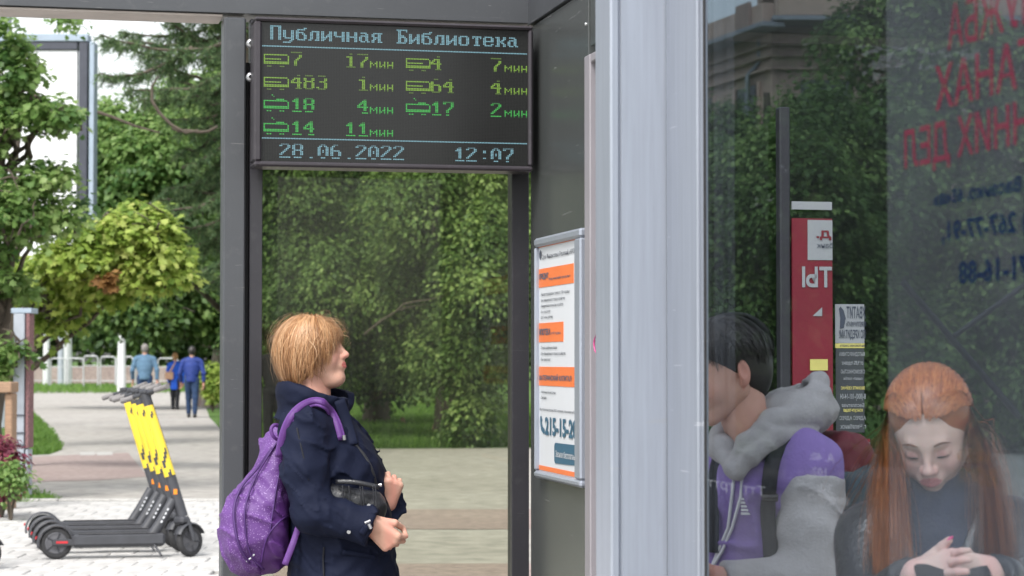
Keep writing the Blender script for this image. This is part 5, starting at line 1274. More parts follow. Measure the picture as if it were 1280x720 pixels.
for j in range(n_l):
    a0 = az[j]; m_ = 16; k_ = 9; t = np.linspace(0, 1, k_); pe0 = pe(a0) * g.uniform(.82, 1.10); ps = g.uniform(.15, pe0 * .8); ph = ps + (pe0 - ps) * t
    aw = a0 + .16 * np.sin(t * g.uniform(2, 4) + g.uniform(0, 6)) * t; out = 1.02 + .10 * np.sin(pi * t * .9) * g.uniform(.1, 1) + .05 * t ** 3 * g.normal()
    c_l = np.stack([np.sin(ph) * np.cos(aw), np.sin(ph) * np.sin(aw), np.cos(ph)], -1) @ np.array(Matrix.Rotation(R(16), 3, 'Y')).T
    lw_ = np.clip(-c_l[:, 2:3], 0, 1); c_l = np.array((-.014, 0, .018)) + c_l * np.array((.109, .098, .110)) * out[:, None] - lw_ * np.array([[.010, 0, .078]])
    sp = g.normal(size=(m_, 1, 3)) * np.array([.0045, .0045, .003]) * (1.1 - .75 * t)[None, :, None]
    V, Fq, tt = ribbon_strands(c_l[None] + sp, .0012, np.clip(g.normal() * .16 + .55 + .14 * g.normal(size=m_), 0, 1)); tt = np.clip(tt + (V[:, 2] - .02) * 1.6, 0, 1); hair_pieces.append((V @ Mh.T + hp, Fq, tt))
P_, tn = cap_strands(420, (-.014, 0, .018), (.110, .099, .111), -16, pe, 9, jit=.30, lift=.045, drop=.085); V, Fq, tt = ribbon_strands(P_, .0006, np.clip(tn + .15, 0, 1)); hair_pieces.append((V @ Mh.T + hp, Fq, tt))
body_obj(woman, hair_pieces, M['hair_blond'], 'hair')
# shoulder bag of quilted leather
bag = empty('handbag', tuple(W(430, 668, -.17)), 'black quilted leather handbag clutched under the arm of the blond woman', 'handbag')
Mb = rot('Y', 12) @ rot('Z', 8)
sdf_part('bag_body', lambda P_: rbx(P_, W(430, 637, -.165), (.135, .052, .078), .045, Mb) - folds(P_, .006, 40, 9), W(430, 640, -.165) + np.array([-.2, -.13, -.15]), W(430, 640, -.165) + np.array([.2, .13, .15]), .006, M['leather_black'], bag)
strip('rolled_edge', [W(420, 602, -.225), W(445, 603, -.235), W(474, 609, -.22)], .016, .012, M['leather_black'], bag, (0, -1, .2))
for i, x in enumerate((428, 436, 450, 453, 466, 469)): strip('quilt_seam', [W(x, 607, -.232), W(x + 1.5, 622, -.236), W(x + 3, 640, -.232)], .005, .008, M['trouser_dark'], bag, (0, -1, 0))
cyl('zip_pull', W(473, 607, -.2), W(477, 606, -.2), .006, M['steel'], bag)
# backpack
bp_ = empty('backpack', tuple(W(330, 715, -.08)), 'purple patterned backpack worn on the back of the blond woman', 'backpack')
def pack(P_):
    d = ell(P_, W(331, 655, -.05), (.128, .150, .165)); d = smin(d, ell(P_, W(348, 592, -.03), (.070, .125, .150)), .08)
    d = smin(d, ell(P_, W(309, 665, -.075), (.078, .120, .135)), .04); d = smax(d, (P_[..., 0] - W(366, 600)[0]), .05)
    return d - folds(P_, .010, 22, 6) - crease(P_, .014, 48, 2, (.4, .2, .9)) - crease(P_, .008, 90, 7, (.9, 0, .4))
V, Fq = surf(pack, W(330, 640) + np.array([-.2, -.28, -.26]), W(330, 640) + np.array([.2, .2, .32]), .006)
me = fast_mesh('pack_body', V, Fq, smooth=True)
o = link('pack_body', me, [M['purple_pattern'], M['purple_plain']], bp_, world=True)
cen = V[Fq].mean(1); px_ = 640 + F_PX * cen[:, 0] / cen[:, 1]; py_ = 450 - F_PX * (cen[:, 2] - CAM_Z) / cen[:, 1]
plain = (px_ > 372 - (py_ - 545) * .30) & (py_ > 615 + (372 - px_) * .62) | (px_ > 362)
me.polygons.foreach_set('material_index', plain.astype(np.int32))
def on_pack(px, py, lift=.004):
    """nearest point of the pack surface that shows at the pixel"""
    vx = 640 + F_PX * V[:, 0] / V[:, 1]; vy = 450 - F_PX * (V[:, 2] - CAM_Z) / V[:, 1]; m_ = (np.hypot(vx - px, vy - py) < 5)
    Y_ = V[m_, 1].min() if m_.any() else YWm - .15; return at(px, py, Y_ - lift)
for nm, pts, w_ in (('piping', [(352, 545), (335, 570), (318, 600), (306, 640), (312, 690), (330, 712)], .007), ('zip', [(340, 560), (322, 585), (301, 610), (292, 640), (298, 680), (312, 704)], .009), ('piping', [(372, 640), (352, 650), (334, 672), (326, 706)], .006), ('zip', [(366, 560), (350, 590), (341, 640), (337, 668)], .006)):
    strip(nm, [on_pack(*p) for p in pts], w_, .006, M['purple_dark'], bp_, (-.3, -1, .1))
mb = MB(); mb.tube([on_pack(308, 702, .001), on_pack(313, 698, .001), on_pack(318, 693, .001)], .003, 6); mb.build('reflective_tape', M['print_white'], bp_, world=True)
sp_ = [W(350, 572, -.19), MW(355, 545, .006), MW(364, 523, .006), W(377, 509, -.20), W(392, 502.5, -.175), W(405, 505, -.175)] + [MW(414, 517, .006), MW(421, 532, .006), MW(426, 550, .006)]
strip('shoulder_strap', sp_, .036, .009, M['purple_strap'], bp_, (.1, -1, .55))
strip('strap_edge', [p + np.array([.0, -.004, .004]) for p in sp_], .022, .010, M['purple_plain'], bp_, (.1, -1, .55))
strip('shoulder_strap', [W(352, 575, .12), W(362, 520, .14), W(386, 500, .14), W(412, 520, .14), W(424, 560, .12)], .04, .016, M['purple_strap'], bp_, (0, 1, .2))
strip('lower_strap', [W(356, 706, -.19), W(366, 680, -.19), W(374, 656, -.15)], .022, .008, M['purple_strap'], bp_, (0, -1, 0))
strip('carry_loop', [W(352, 552, -.16), W(342, 546, -.18), W(339, 536, -.18), W(345, 531, -.17), W(356, 538, -.15)], .012, .005, M['purple_plain'], bp_, (0, -1, 0))
# ------------------------------------------------------------------ youth in the hooded top behind the glass
YG = 4.85
def W(px, py, dy=0.0): return at(px, py, YG + dy)
base = W(965, 450); guy = empty('person', (base[0], base[1], 0), 'dark haired youth in a purple and grey hooded top looking down behind the glass', 'person')
Mh = Rm(202, -14, 0) * .94; hp = W(905, 464)
pieces = [make_head(guy, hp, Mh, None, .0034)]
nk = lambda P_: cone(P_, hp + Mh @ np.array([-.02, 0, -.05]), W(945, 556), .055, .058)
v, f = surf(nk, hp + np.array([-.15, -.2, -.33]), hp + np.array([.28, .2, .0]), .008); pieces.append((v, f, np.full(len(v), .38)))
shn, eln, wrn = W(1010, 606, -.065), W(1012, 722, -.10), W(905, 728, -.14)
shf, elf, wrf = W(905, 592, .16), W(860, 700, .12), W(868, 742, -.05)
hg = hand_cones(W(893, 728, -.15), frame_((-1, -.2, .1), (0, -.3, 1)), 1, (30, 34, 36, 38), (.05, .0, .02)); hg2 = hand_cones(W(860, 738, -.08), frame_((-.8, -.5, .2), (0, .3, 1)), -1, (40, 44, 46, 48), (.05, .0, .02))
pieces += [hand_mesh(hg, wrn, eln), hand_mesh(hg2, wrf, elf)]
body_obj(guy, pieces, M['skin'])
def top(P_):
    d = ell(P_, W(958, 640, .05), (.155, .135, .21)); d = smin(d, chain(P_, [W(1008, 583, -.05), W(960, 560, .03), W(905, 582, .12)], [.070, .07, .074]), .06); d = smin(d, cone(P_, W(1006, 582, -.045), W(1009, 596, -.055), .072, .070), .03); d = smin(d, cone(P_, W(1004, 592, -.05), W(955, 605, -.03), .066, .075), .05)
    d = smin(d, ell(P_, W(965, 760, .05), (.155, .135, .22)), .06); return smax(d, -(P_[..., 2] - .78), .006) - folds(P_, .006, 26, 12) - crease(P_, .014, 40, 4, (.3, 0, .95))
sdf_part('hooded_top', top, W(958, 700) + np.array([-.24, -.22, -.26]), W(958, 560) + np.array([.24, .28, .08]), .008, M['hoodie_purple'], guy)
def slv(a, b, c, sd):
    def f(P_):
        d = chain(P_, [a, (a + b) / 2, b, c], [.0795, .068, .056, .042], .03); a2 = unit(b - a); d = smax(d, -((P_ - a) @ a2) - .012 if sd == 4 else d, .003); ax = unit(c - b); return smax(d, ((P_ - c) @ ax) - .0, .006) - folds(P_, .004, 34, sd) - crease(P_, .010, 60, sd, (.25, 0, .95))
    return f
sdf_part('sleeve', slv(shn, eln, wrn, 4), np.minimum(np.minimum(shn, eln), wrn) - .11, np.maximum(np.maximum(shn, eln), wrn) + .11, .0065, M['hoodie_grey'], guy)
sdf_part('sleeve', slv(shf, elf, wrf, 7), np.minimum(np.minimum(shf, elf), wrf) - .11, np.maximum(np.maximum(shf, elf), wrf) + .11, .009, M['hoodie_grey'], guy)
def hood(P_):
    d = chain(P_, [W(923, 591, -.10), W(940, 568, -.105), W(970, 548, -.09), W(1012, 540, -.03)], [.012, .016, .019, .019], .02)
    d = smin(d, chain(P_, [W(915, 584, -.090), W(933, 555, -.085), W(965, 527, -.07), W(1012, 518, -.02)], [.013, .018, .024, .031], .02), .006)
    d = smin(d, chain(P_, [W(906, 572, -.02), W(925, 552, .02), W(968, 512, .0), W(1018, 496, .02)], [.014, .018, .026, .034], .02), .006)
    d = smin(d, chain(P_, [W(955, 512, .06), W(980, 490, .03), W(1024, 478, .04)], [.012, .016, .022], .02), .006)
    d = smin(d, chain(P_, [W(918, 588, -.09), W(902, 560, -.02), W(905, 545, .08), W(975, 508, .11)], [.016, .022, .026, .034], .03), .008)
    d = smin(d, ell(P_, W(1000, 512, .05), (.085, .10, .055)), .02)
    d = smax(d, -cone(P_, W(965, 470, .03), W(1000, 490, .03), .035, .03), .02)
    return d - folds(P_, .005, 26, 15) - crease(P_, .006, 44, 3, (-.55, 0, .83)) - crease(P_, .004, 70, 8, (-.4, .2, .9))
sdf_part('hood', hood, W(965, 520) + np.array([-.17, -.2, -.14]), W(965, 520) + np.array([.19, .24, .12]), .0055, M['hoodie_grey'], guy)
for pts in ([(918, 590), (916, 610), (910, 660), (893, 700), (886, 716)], [(928, 588), (926, 620), (915, 660), (902, 690), (892, 706)]):
    mb = MB(); mb.tube([march(top, x, y, 4.4, 5.1, .006) for (x, y) in pts], .0038, 6); mb.build('drawstring', M['cord_white'], guy, world=True)
mb = MB(); c_ = march(top, 932, 632, 4.4, 5.1, .002)
for k in range(5): mb.rbox(c_ + np.array([-.010, -.003, -.020 + k * .008]), c_ + np.array([.010, .003, -.015 + k * .008]))
mb.build('chest_emblem', M['cord_white'], guy, world=True)
V, Fq = surf(lambda P_: smax(smin(ell(P_, (-.022, 0, .038), (.103, .083, .090)), ell(P_, (-.06, 0, -.02), (.055, .066, .07)), .04), -smin(ell(P_, (.105, 0, -.045), (.075, .12, .092)), ell(P_, (.01, 0, -.085), (.045, .14, .078)), .02), .01), (-.15, -.11, -.12), (.12, .11, .15), .005)
hairp = [(V @ Mh.T + hp, Fq, np.full(len(V), .3))]
def pe2(a):
    a = abs((a + pi) % (2 * pi) - pi); return np.interp(a, [0, .6, 1.1, 1.5, 1.9, 2.4, pi], [1.05, 1.15, 1.4, 1.45, 1.75, 2.0, 2.1])
P_, tn = cap_strands(3000, (-.022, 0, .035), (.107, .087, .096), -14, pe2, 5, jit=.1, lift=.012); V, Fq, tt = ribbon_strands(P_, .0014, tn); hairp.append((V @ Mh.T + hp, Fq, tt))
body_obj(guy, hairp, M['hair_black'], 'hair')
def trs(cx, cy_, sep, name, root, m, top=.86, r=(.12, .08, .06)):
    a = np.array([cx, cy_ - sep, 0]); b = np.array([cx, cy_ + sep, 0])
    sdf_part('trousers', lambda P_: legs(P_, a, b, r=r, top=top), (cx - .2, cy_ - sep - .2, .02), (cx + .2, cy_ + sep + .2, top + .14), .013, m, root)
    for p in (a, b): sdf_part('shoe', lambda P_: smax(smin(ell(P_, (p[0] - .05, p[1] - .03, .03), (.11, .05, .05)), ell(P_, (p[0] + .01, p[1], .05), (.055, .045, .05)), .03), -(P_[..., 2] - .002), .004), (p[0] - .2, p[1] - .12, -.01), (p[0] + .12, p[1] + .08, .13), .009, M['leather_black'], root)
trs(W(970, 450)[0], YG + .04, .09, 'trousers', guy, M['trouser_dark'])
gp_ = empty('rucksack', tuple(W(1052, 720, .08)), 'dark red and teal rucksack on the back of the hooded youth', 'rucksack')
sdf_part('pack_body', lambda P_: rbx(P_, W(1040, 650, .14), (.085, .13, .17), .07, rot('Z', 35)) - folds(P_, .008, 22, 5), W(1040, 650, .14) + np.array([-.19, -.19, -.23]), W(1040, 650, .14) + np.array([.19, .19, .23]), .009, M['pack_teal'], gp_)
sdf_part('pack_lid', lambda P_: rbx(P_, W(1036, 572, .12), (.06, .11, .06), .05, rot('Z', 35)) - folds(P_, .006, 40, 5), W(1036, 570, .12) + np.array([-.15, -.15, -.12]), W(1036, 570, .12) + np.array([.15, .15, .12]), .009, M['pack_red'], gp_)
strip('shoulder_strap', [W(1006, 540, .02), W(988, 541, -.07)] + [march(top, x, y, 4.4, 5.1, .007) for x, y in ((974, 556), (965, 580), (961, 612), (960, 645), (964, 700))], .034, .012, M['trouser_dark'], gp_, (-.3, -1, 0))
strip('shoulder_strap', [W(930, 550, .10), W(905, 552, .04)] + [march(top, x, y, 4.4, 5.1, .007) for x, y in ((897, 575), (893, 600), (891, 640), (891, 690))], .030, .012, M['trouser_dark'], gp_, (-.5, -1, 0))
cyl('strap_buckle', march(top, 952, 622, 4.4, 5.1, .012), march(top, 972, 622, 4.4, 5.1, .012), .009, M['phone_black'], gp_)

# ------------------------------------------------------------------ girl with copper hair looking at her phone
YQ = 4.1
def W(px, py, dy=0.0): return at(px, py, YQ + dy)
base = W(1175, 450); girl = empty('person', (base[0], base[1], 0), 'girl with long copper hair bent over her phone behind the banner', 'person')
Mh = Rm(254, -30, 4) * .92; hp = W(1163, 540)
pieces = [make_head(girl, hp, Mh, None, .0028)]
nk = lambda P_: cone(P_, hp + Mh @ np.array([-.02, 0, -.06]), W(1172, 640, .09), .046, .05)
v, f = surf(nk, hp + np.array([-.17, -.15, -.33]), hp + np.array([.19, .28, .0]), .008); pieces.append((v, f, np.full(len(v), .33)))
e1, w1 = W(1085, 775, -.05), W(1142, 722, -.20); e2, w2 = W(1290, 765, -.05), W(1238, 716, -.20)
h1 = hand_cones(W(1146, 722, -.21), frame_((.9, -.35, .25), (.3, .2, .9)), 1, (44, 48, 52, 55), (.035, .012, .022), sc=.92)
h2 = hand_cones(W(1236, 716, -.21), frame_((-.85, -.35, .10), (-.1, .2, .95)), -1, (44, 48, 52, 55), (.02, .045, .01), sc=.92)
pieces += [hand_mesh(h1, w1, e1, rw=.022), hand_mesh(h2, w2, e2, rw=.022)]
body_obj(girl, pieces, M['skin_pale'])
def jk(P_):
    d = ell(P_, W(1175, 760, .09), (.155, .11, .22)); d = smin(d, chain(P_, [W(1088, 668, .08), W(1172, 650, .10), W(1262, 660, .08)], [.062, .06, .062]), .05)
    for (s_, e_, w_) in ((W(1085, 675, .07), e1, w1), (W(1264, 668, .07), e2, w2)): d = smin(d, chain(P_, [s_, e_, w_], [.062, .055, .042]), .015)
    for (e_, w_) in ((e1, w1), (e2, w2)):
        ax = unit(w_ - e_); s_ = (P_ - w_) @ ax; d = np.where(np.sqrt(((P_ - w_) ** 2).sum(-1)) < .07, np.maximum(d, s_ + .01), d)
    d = smax(d, -ell(P_, W(1172, 690, -.09), (.060, .10, .22)), .012)
    return smax(d, -(P_[..., 2] - .68), .006) - folds(P_, .007, 34, 22)
sdf_part('leather_jacket', jk, W(1175, 800) + np.array([-.3, -.3, -.1]), W(1175, 640) + np.array([.3, .27, .09]), .0075, M['leather_black'], girl)
mat('sweater_navy', (.016, .026, .055), .9, 0, .1, 20, bump=.2, bscale=160)
sdf_part('sweater', lambda P_: smin(ell(P_, W(1173, 725, .07), (.125, .118, .20)), smax(cone(P_, hp + np.array([.008, .030, -.075]), W(1173, 665, .06), .062, .10), P_[..., 2] - (hp[2] - .080) + .5 * (P_[..., 1] - hp[1] - .03), .01), .05) - folds(P_, .004, 40, 31), W(1173, 700) + np.array([-.17, -.15, -.3]), W(1173, 640) + np.array([.17, .25, .12]), .0065, M['sweater_navy'], girl)
for x0, y0, x1, y1 in ((1105, 640, 1142, 712), (1232, 640, 1206, 706)): strip('lapel', [W(x0, y0, -.02), W((x0 + x1) / 2, (y0 + y1) / 2, -.045), W(x1, y1, -.06)], .035, .01, M['leather_black'], girl, (0, -1, .3))
cyl('snap_button', W(1092, 694, -.01), W(1092, 694, -.02), .006, M['steel'], girl)
# hair: sleek from a middle parting, falling in long locks in front of the shoulders
V, Fq = surf(lambda P_: smax(smin(ell(P_, (-.020, 0, .038), (.100, .083, .090)), ell(P_, (-.055, 0, -.04), (.055, .072, .09)), .05), -ell(P_, (.130, 0, -.025), (.100, .078, .137)), .01), (-.15, -.11, -.15), (.12, .11, .15), .005)
hairp = [(V @ Mh.T + hp, Fq, np.full(len(V), .33))]
g = np.random.default_rng(77); n_ = 5200; k_ = 22; Pl = np.zeros((n_, k_, 3)); sgn = np.where(g.random(n_) < .5, -1, 1)
px0 = g.uniform(-.09, .088, n_); swept = g.random(n_) < .32
b0 = g.uniform(1, 78, n_); b0 = np.where(swept, b0, b0 * .9); ah = 63 - 30 * (b0 / 78) ** 2 + g.normal(size=n_) * 2; late = g.random(n_) ** 2 * .5
for i in range(8):                                      # over the skull: swept back, or drawn round to the ear
    t = i / 7; tt_ = np.clip(late + (1 - late) * t, 0, 1)
    b_ = np.where(swept, b0 * (1 + .12 * tt_), b0 + (87 - b0) * tt_ ** 1.3); a_ = np.where(swept, ah - tt_ * (ah + 92), ah * (1 - tt_) - 6 * tt_)
    b_ = np.radians(np.clip(b_ + 1.5 * np.sin(tt_ * 9 + b0), 0, 88)) * sgn; a_ = np.radians(a_)
    dr = np.stack([np.sin(a_) * np.cos(b_), np.sin(b_), np.cos(a_) * np.cos(b_)], -1)
    p = np.array([-.020, 0, .038]) + dr * np.array([.104, .087, .094]) * (1.015 + .05 * g.random((n_, 1)) * (.4 + .6 * sin(pi * t))) * np.array([1, 1 - .07 * t ** 2, 1])
    Pl[:, i] = p @ Mh.T + hp
side_w = sgn                                            # mesh side to world side
endx = np.where((Mh @ np.array([0, 1, 0]))[0] * sgn < 0, W(1104, 700)[0], W(1236, 680)[0]) + g.normal(size=n_) * .017
back = swept
endx = np.where(back, hp[0] + g.normal(size=n_) * .06, endx)
endy = YQ - .06 + g.normal(size=n_) * .018 + back * .13; endz = W(1165, 700)[2] + g.normal(size=n_) * .05 + .02
st = Pl[:, 7]; mid = st.copy(); mid[:, 0] = st[:, 0] * .55 + endx * .45; mid[:, 2] -= .09; mid[:, 1] = st[:, 1] * .6 + endy * .4
end = np.stack([endx, endy, endz], -1); c2_ = end + np.array([0, 0, .14]) 
wv = g.normal(size=(n_, 1)) * .006
for i in range(8, k_):
    t = (i - 7) / (k_ - 8); b = (1 - t) ** 3 * st + 3 * (1 - t) ** 2 * t * (st * .6 + mid * .4 + np.array([0, 0, -.03])) + 3 * (1 - t) * t * t * c2_ + t ** 3 * end
    b[:, :1] += wv * sin(t * 5); Pl[:, i] = b
tn = np.clip(.48 + .16 * g.normal(size=n_) + .05 * np.sin(b0 * .55) + .05 * np.sin(b0 * 1.7 + 1), 0, 1)
V, Fq, tt = ribbon_strands(Pl, .0013, tn); hairp.append((V, Fq, tt))
body_obj(girl, hairp, M['hair_copper'], 'hair')
for s_ in (-1, 1):
    mb = MB(); Q = [(.0925 - .012 * t, s_ * (.016 + .034 * t), .0215 + .004 * sin(pi * t)) for t in np.linspace(0, 1, 7)]; mb.tube([Mh @ np.array(q) + hp for q in Q], [.002, .0038, .0042, .0042, .0036, .0024, .001], 6, flat=.5); mb.build('eyebrow', M['hair_copper'], girl, world=True)
    mb = MB(); Q = [(.0905 - .008 * t, s_ * (.019 + .023 * t), -.0055 - .002 * sin(pi * t)) for t in np.linspace(0, 1, 6)]; mb.tube([Mh @ np.array(q) + hp for q in Q], [.0008, .0018, .002, .002, .0018, .0008], 6); mb.build('eyelashes', M['hair_black'], girl, world=True)
mb = MB()
def nail(hc, i):
    last = [q for q in hc[1] if q[0] == i][-1]; a, b = last[1], last[2]; d = unit(b - a); mb = MB(); up = unit(np.array([0, -1, .6])); mb.tube([b - d * .003 + up * .0045, b + d * .004 + up * .004, b + d * .010 + up * .002], [.0046, .0052, .003], 8, flat=.5); mb.build('nail', M['nail_pink'], girl, world=True)
for i in (4, 0, 1): nail(h1, i); 
for i in (4, 0): nail(h2, i)
ph = empty('phone', tuple(W(1193, 716, -.25)), 'dark smartphone held flat in the hands of the copper haired girl', 'phone')
mb = MB(); mb.box(W(1193, 722, -.25), (.135, .070, .009), rot('X', 32), ch=.003); mb.build('case', M['phone_black'], ph, world=True)
mb = MB(); mb.box(W(1193, 722, -.25) + np.array([0, -.0035, .0055]), (.125, .062, .001), rot('X', 32)); mb.build('screen', M['phone_black'], ph, world=True)
trs(W(1175, 450)[0], YQ + .1, .085, 'trousers', girl, M['trouser_dark'], top=.78, r=(.11, .075, .05))

# ------------------------------------------------------------------ strollers far down the path
def stroller(label, px, Yd, yaw, hgt, cloth, legsm, hairm, coat=False, build=1.0, stride=.12, bag=False, cloth_name='jacket', turn=0, swing=.12):
    x = at(px, 450, Yd)[0]; root = empty('person', (x, Yd, 0), label, 'person', rotz=R(yaw)); s = hgt / 1.75
    q = lambda a, b, c: np.array([a * s, b * s, c * s])
    sk = 'skin'
    # body: head, neck, arms and hands in one piece
    def body(P_):
        d = ell(P_, q(.01, 0, 1.63), (.092 * s, .076 * s, .118 * s)); d = smin(d, ell(P_, q(.09, 0, 1.61), (.02, .014, .022)), .02); d = smin(d, cone(P_, q(-.01, 0, 1.54), q(-.01, 0, 1.40), .055 * s, .06 * s), .02)
        for sg in (-1, 1): d = smin(d, ell(P_, q(-.005, sg * .079, 1.62), (.018, .01, .03)), .006)
        return d
    V, Fq = surf(body, q(-.16, -.16, 1.36), q(.16, .16, 1.80), .011)
    pcs = [(V, Fq, np.full(len(V), .35))]
    for sg in (-1, 1):
        wr = q(.10 + sg * swing, sg * .27 * build, .82); el = q(-.02 + sg * swing * .2, sg * .27 * build, 1.10)
        hc = hand_cones(wr, frame_(wr - el, (1, 0, .3)), 1 if sg > 0 else -1, (25, 28, 30, 32), (.05, .0, -.01), sc=s * 1.05); v, f, t = hand_mesh(hc, wr, el, .007, .028); pcs.append((v, f, t))
    me_o = body_obj(root, pcs, M[sk]); me_o.matrix_parent_inverse = Matrix.Identity(4)
    hem = .62 if coat else .88
    def jkt(P_):
        d = ell(P_, q(0, 0, 1.22), (.125 * s * build, .185 * s * build, .27 * s)); d = smin(d, chain(P_, [q(0, -.165 * build, 1.40), q(0, 0, 1.44), q(0, .165 * build, 1.40)], [.065 * s, .07 * s, .065 * s]), .05)
        d = smin(d, cone(P_, q(0, 0, 1.1), q(0, 0, hem + .05), .135 * s * build, .145 * s * build), .05)
        for sg in (-1, 1): d = smin(d, chain(P_, [q(0, sg * .20 * build, 1.38), q(-.02 + sg * swing * .2, sg * .27 * build, 1.10), q(.09 + sg * swing, sg * .27 * build, .85)], [.062 * s, .053 * s, .042 * s]), .02)
        return smax(d, -(P_[..., 2] - hem * s), .01) - folds(P_, .010, 22, 3)
    V, Fq = surf(jkt, q(-.3, -.42, hem - .05), q(.3, .42, 1.56), .014); link(cloth_name, fast_mesh(cloth_name, V, Fq, smooth=True), M[cloth], root)
    def trr(P_):
        d = None
        for sg in (-1, 1):
            e = chain(P_, [q(0, sg * .085, .92), q(sg * stride * .6 + .02, sg * .09, .50), q(sg * stride, sg * .09, .12)], [.10 * s * build, .072 * s, .055 * s]); d = e if d is None else smin(d, e, .03)
        return smax(d, -(P_[..., 2] - .07 * s), .01) - folds(P_, .006, 26, 4)
    V, Fq = surf(trr, q(-.4, -.3, .0), q(.4, .3, 1.02), .014); link('trousers', fast_mesh('trousers', V, Fq, smooth=True), M[legsm], root)
    for sg in (-1, 1):
        V, Fq = surf(lambda P_: smax(smin(ell(P_, q(sg * stride + .06, sg * .09, .035), (.12 * s, .045, .05)), ell(P_, q(sg * stride - .01, sg * .09, .06), (.06, .042, .06)), .03), -(P_[..., 2] - .004), .005), q(sg * stride - .12, sg * .09 - .08, -.02), q(sg * stride + .24, sg * .09 + .08, .17), .012); link('shoe', fast_mesh('shoe', V, Fq, smooth=True), M['leather_black'], root)
    V, Fq = surf(lambda P_: smax(ell(P_, q(-.012, 0, 1.65), (.104 * s, .088 * s, .118 * s)) - folds(P_, .008, 60, 2), -ell(P_, q(.11, 0, 1.57), (.09 * s, .1 * s, .14 * s)), .01), q(-.16, -.14, 1.46), q(.16, .14, 1.82), .01)
    V = V[:]; link('hair', fast_mesh('hair', V, Fq, tint=np.clip(.5 + .3 * np.sin(V[:, 1] * 160 + V[:, 2] * 30), 0, 1), smooth=True), M[hairm], root)
    return root
mat('cloth_slate', (.09, .17, .26), .85, 0, .12, 9); mat('cloth_bright_blue', (.01, .10, .62), .7, 0, .1, 9); mat('cloth_royal', (.012, .035, .20), .7, 0, .15, 9); mat('jeans', (.016, .04, .10), .85, 0, .25, 14); mat('bag_beige', (.50, .30, .20), .7); mat('cloth_charcoal', (.014, .014, .017), .8)
stroller('grey haired man in a slate blue sweater walking away down the path', 181, gnd(181, 519)[1], 96, 1.80, 'cloth_slate', 'jeans', 'hair_grey', build=1.12, cloth_name='sweater', stride=.10)
s_w = stroller('woman in a bright blue coat walking behind the man in royal blue', 219, gnd(222, 512)[1], 82, 1.60, 'cloth_bright_blue', 'trouser_dark', 'hair_blond', coat=True, build=.95, cloth_name='coat', stride=.08)
stroller('man in a royal blue jacket and jeans walking away beside the bright blue coat', 240, gnd(240, 522)[1], 92, 1.72, 'cloth_royal', 'jeans', 'hair_black', build=1.08, stride=.13)
stroller('dark clothed figure built beyond the window in place of a reflection behind the blond head', 343, 32.6, 100, 1.76, 'cloth_charcoal', 'cloth_charcoal', 'hair_black', stride=.05, swing=.03)  # reflection in the window pane, built as a person behind it
hb = empty('shoulder_bag', (0, 0, 0), 'beige shoulder bag across the back of the bright blue coat', 'bag')
p_ = np.array(s_w.location); hb.location = (p_[0] - .02, p_[1] - .22, .95)
mb = MB(); mb.tube([(p_[0] + .05, p_[1] - .20, 1.38), (p_[0] - .02, p_[1] - .26, 1.22), (p_[0] - .12, p_[1] - .24, 1.05)], [.03, .035, .04], 8, flat=.5); mb.build('strap', M['bag_beige'], hb, world=True)
V, Fq = surf(lambda P_: rbx(P_, (p_[0] - .13, p_[1] - .24, .96), (.12, .05, .11), .04) - folds(P_, .005, 30, 1), (p_[0] - .3, p_[1] - .34, .8), (p_[0] + .03, p_[1] - .14, 1.12), .012); link('pouch', fast_mesh('pouch', V, Fq, smooth=True), M['bag_beige'], hb, world=True)
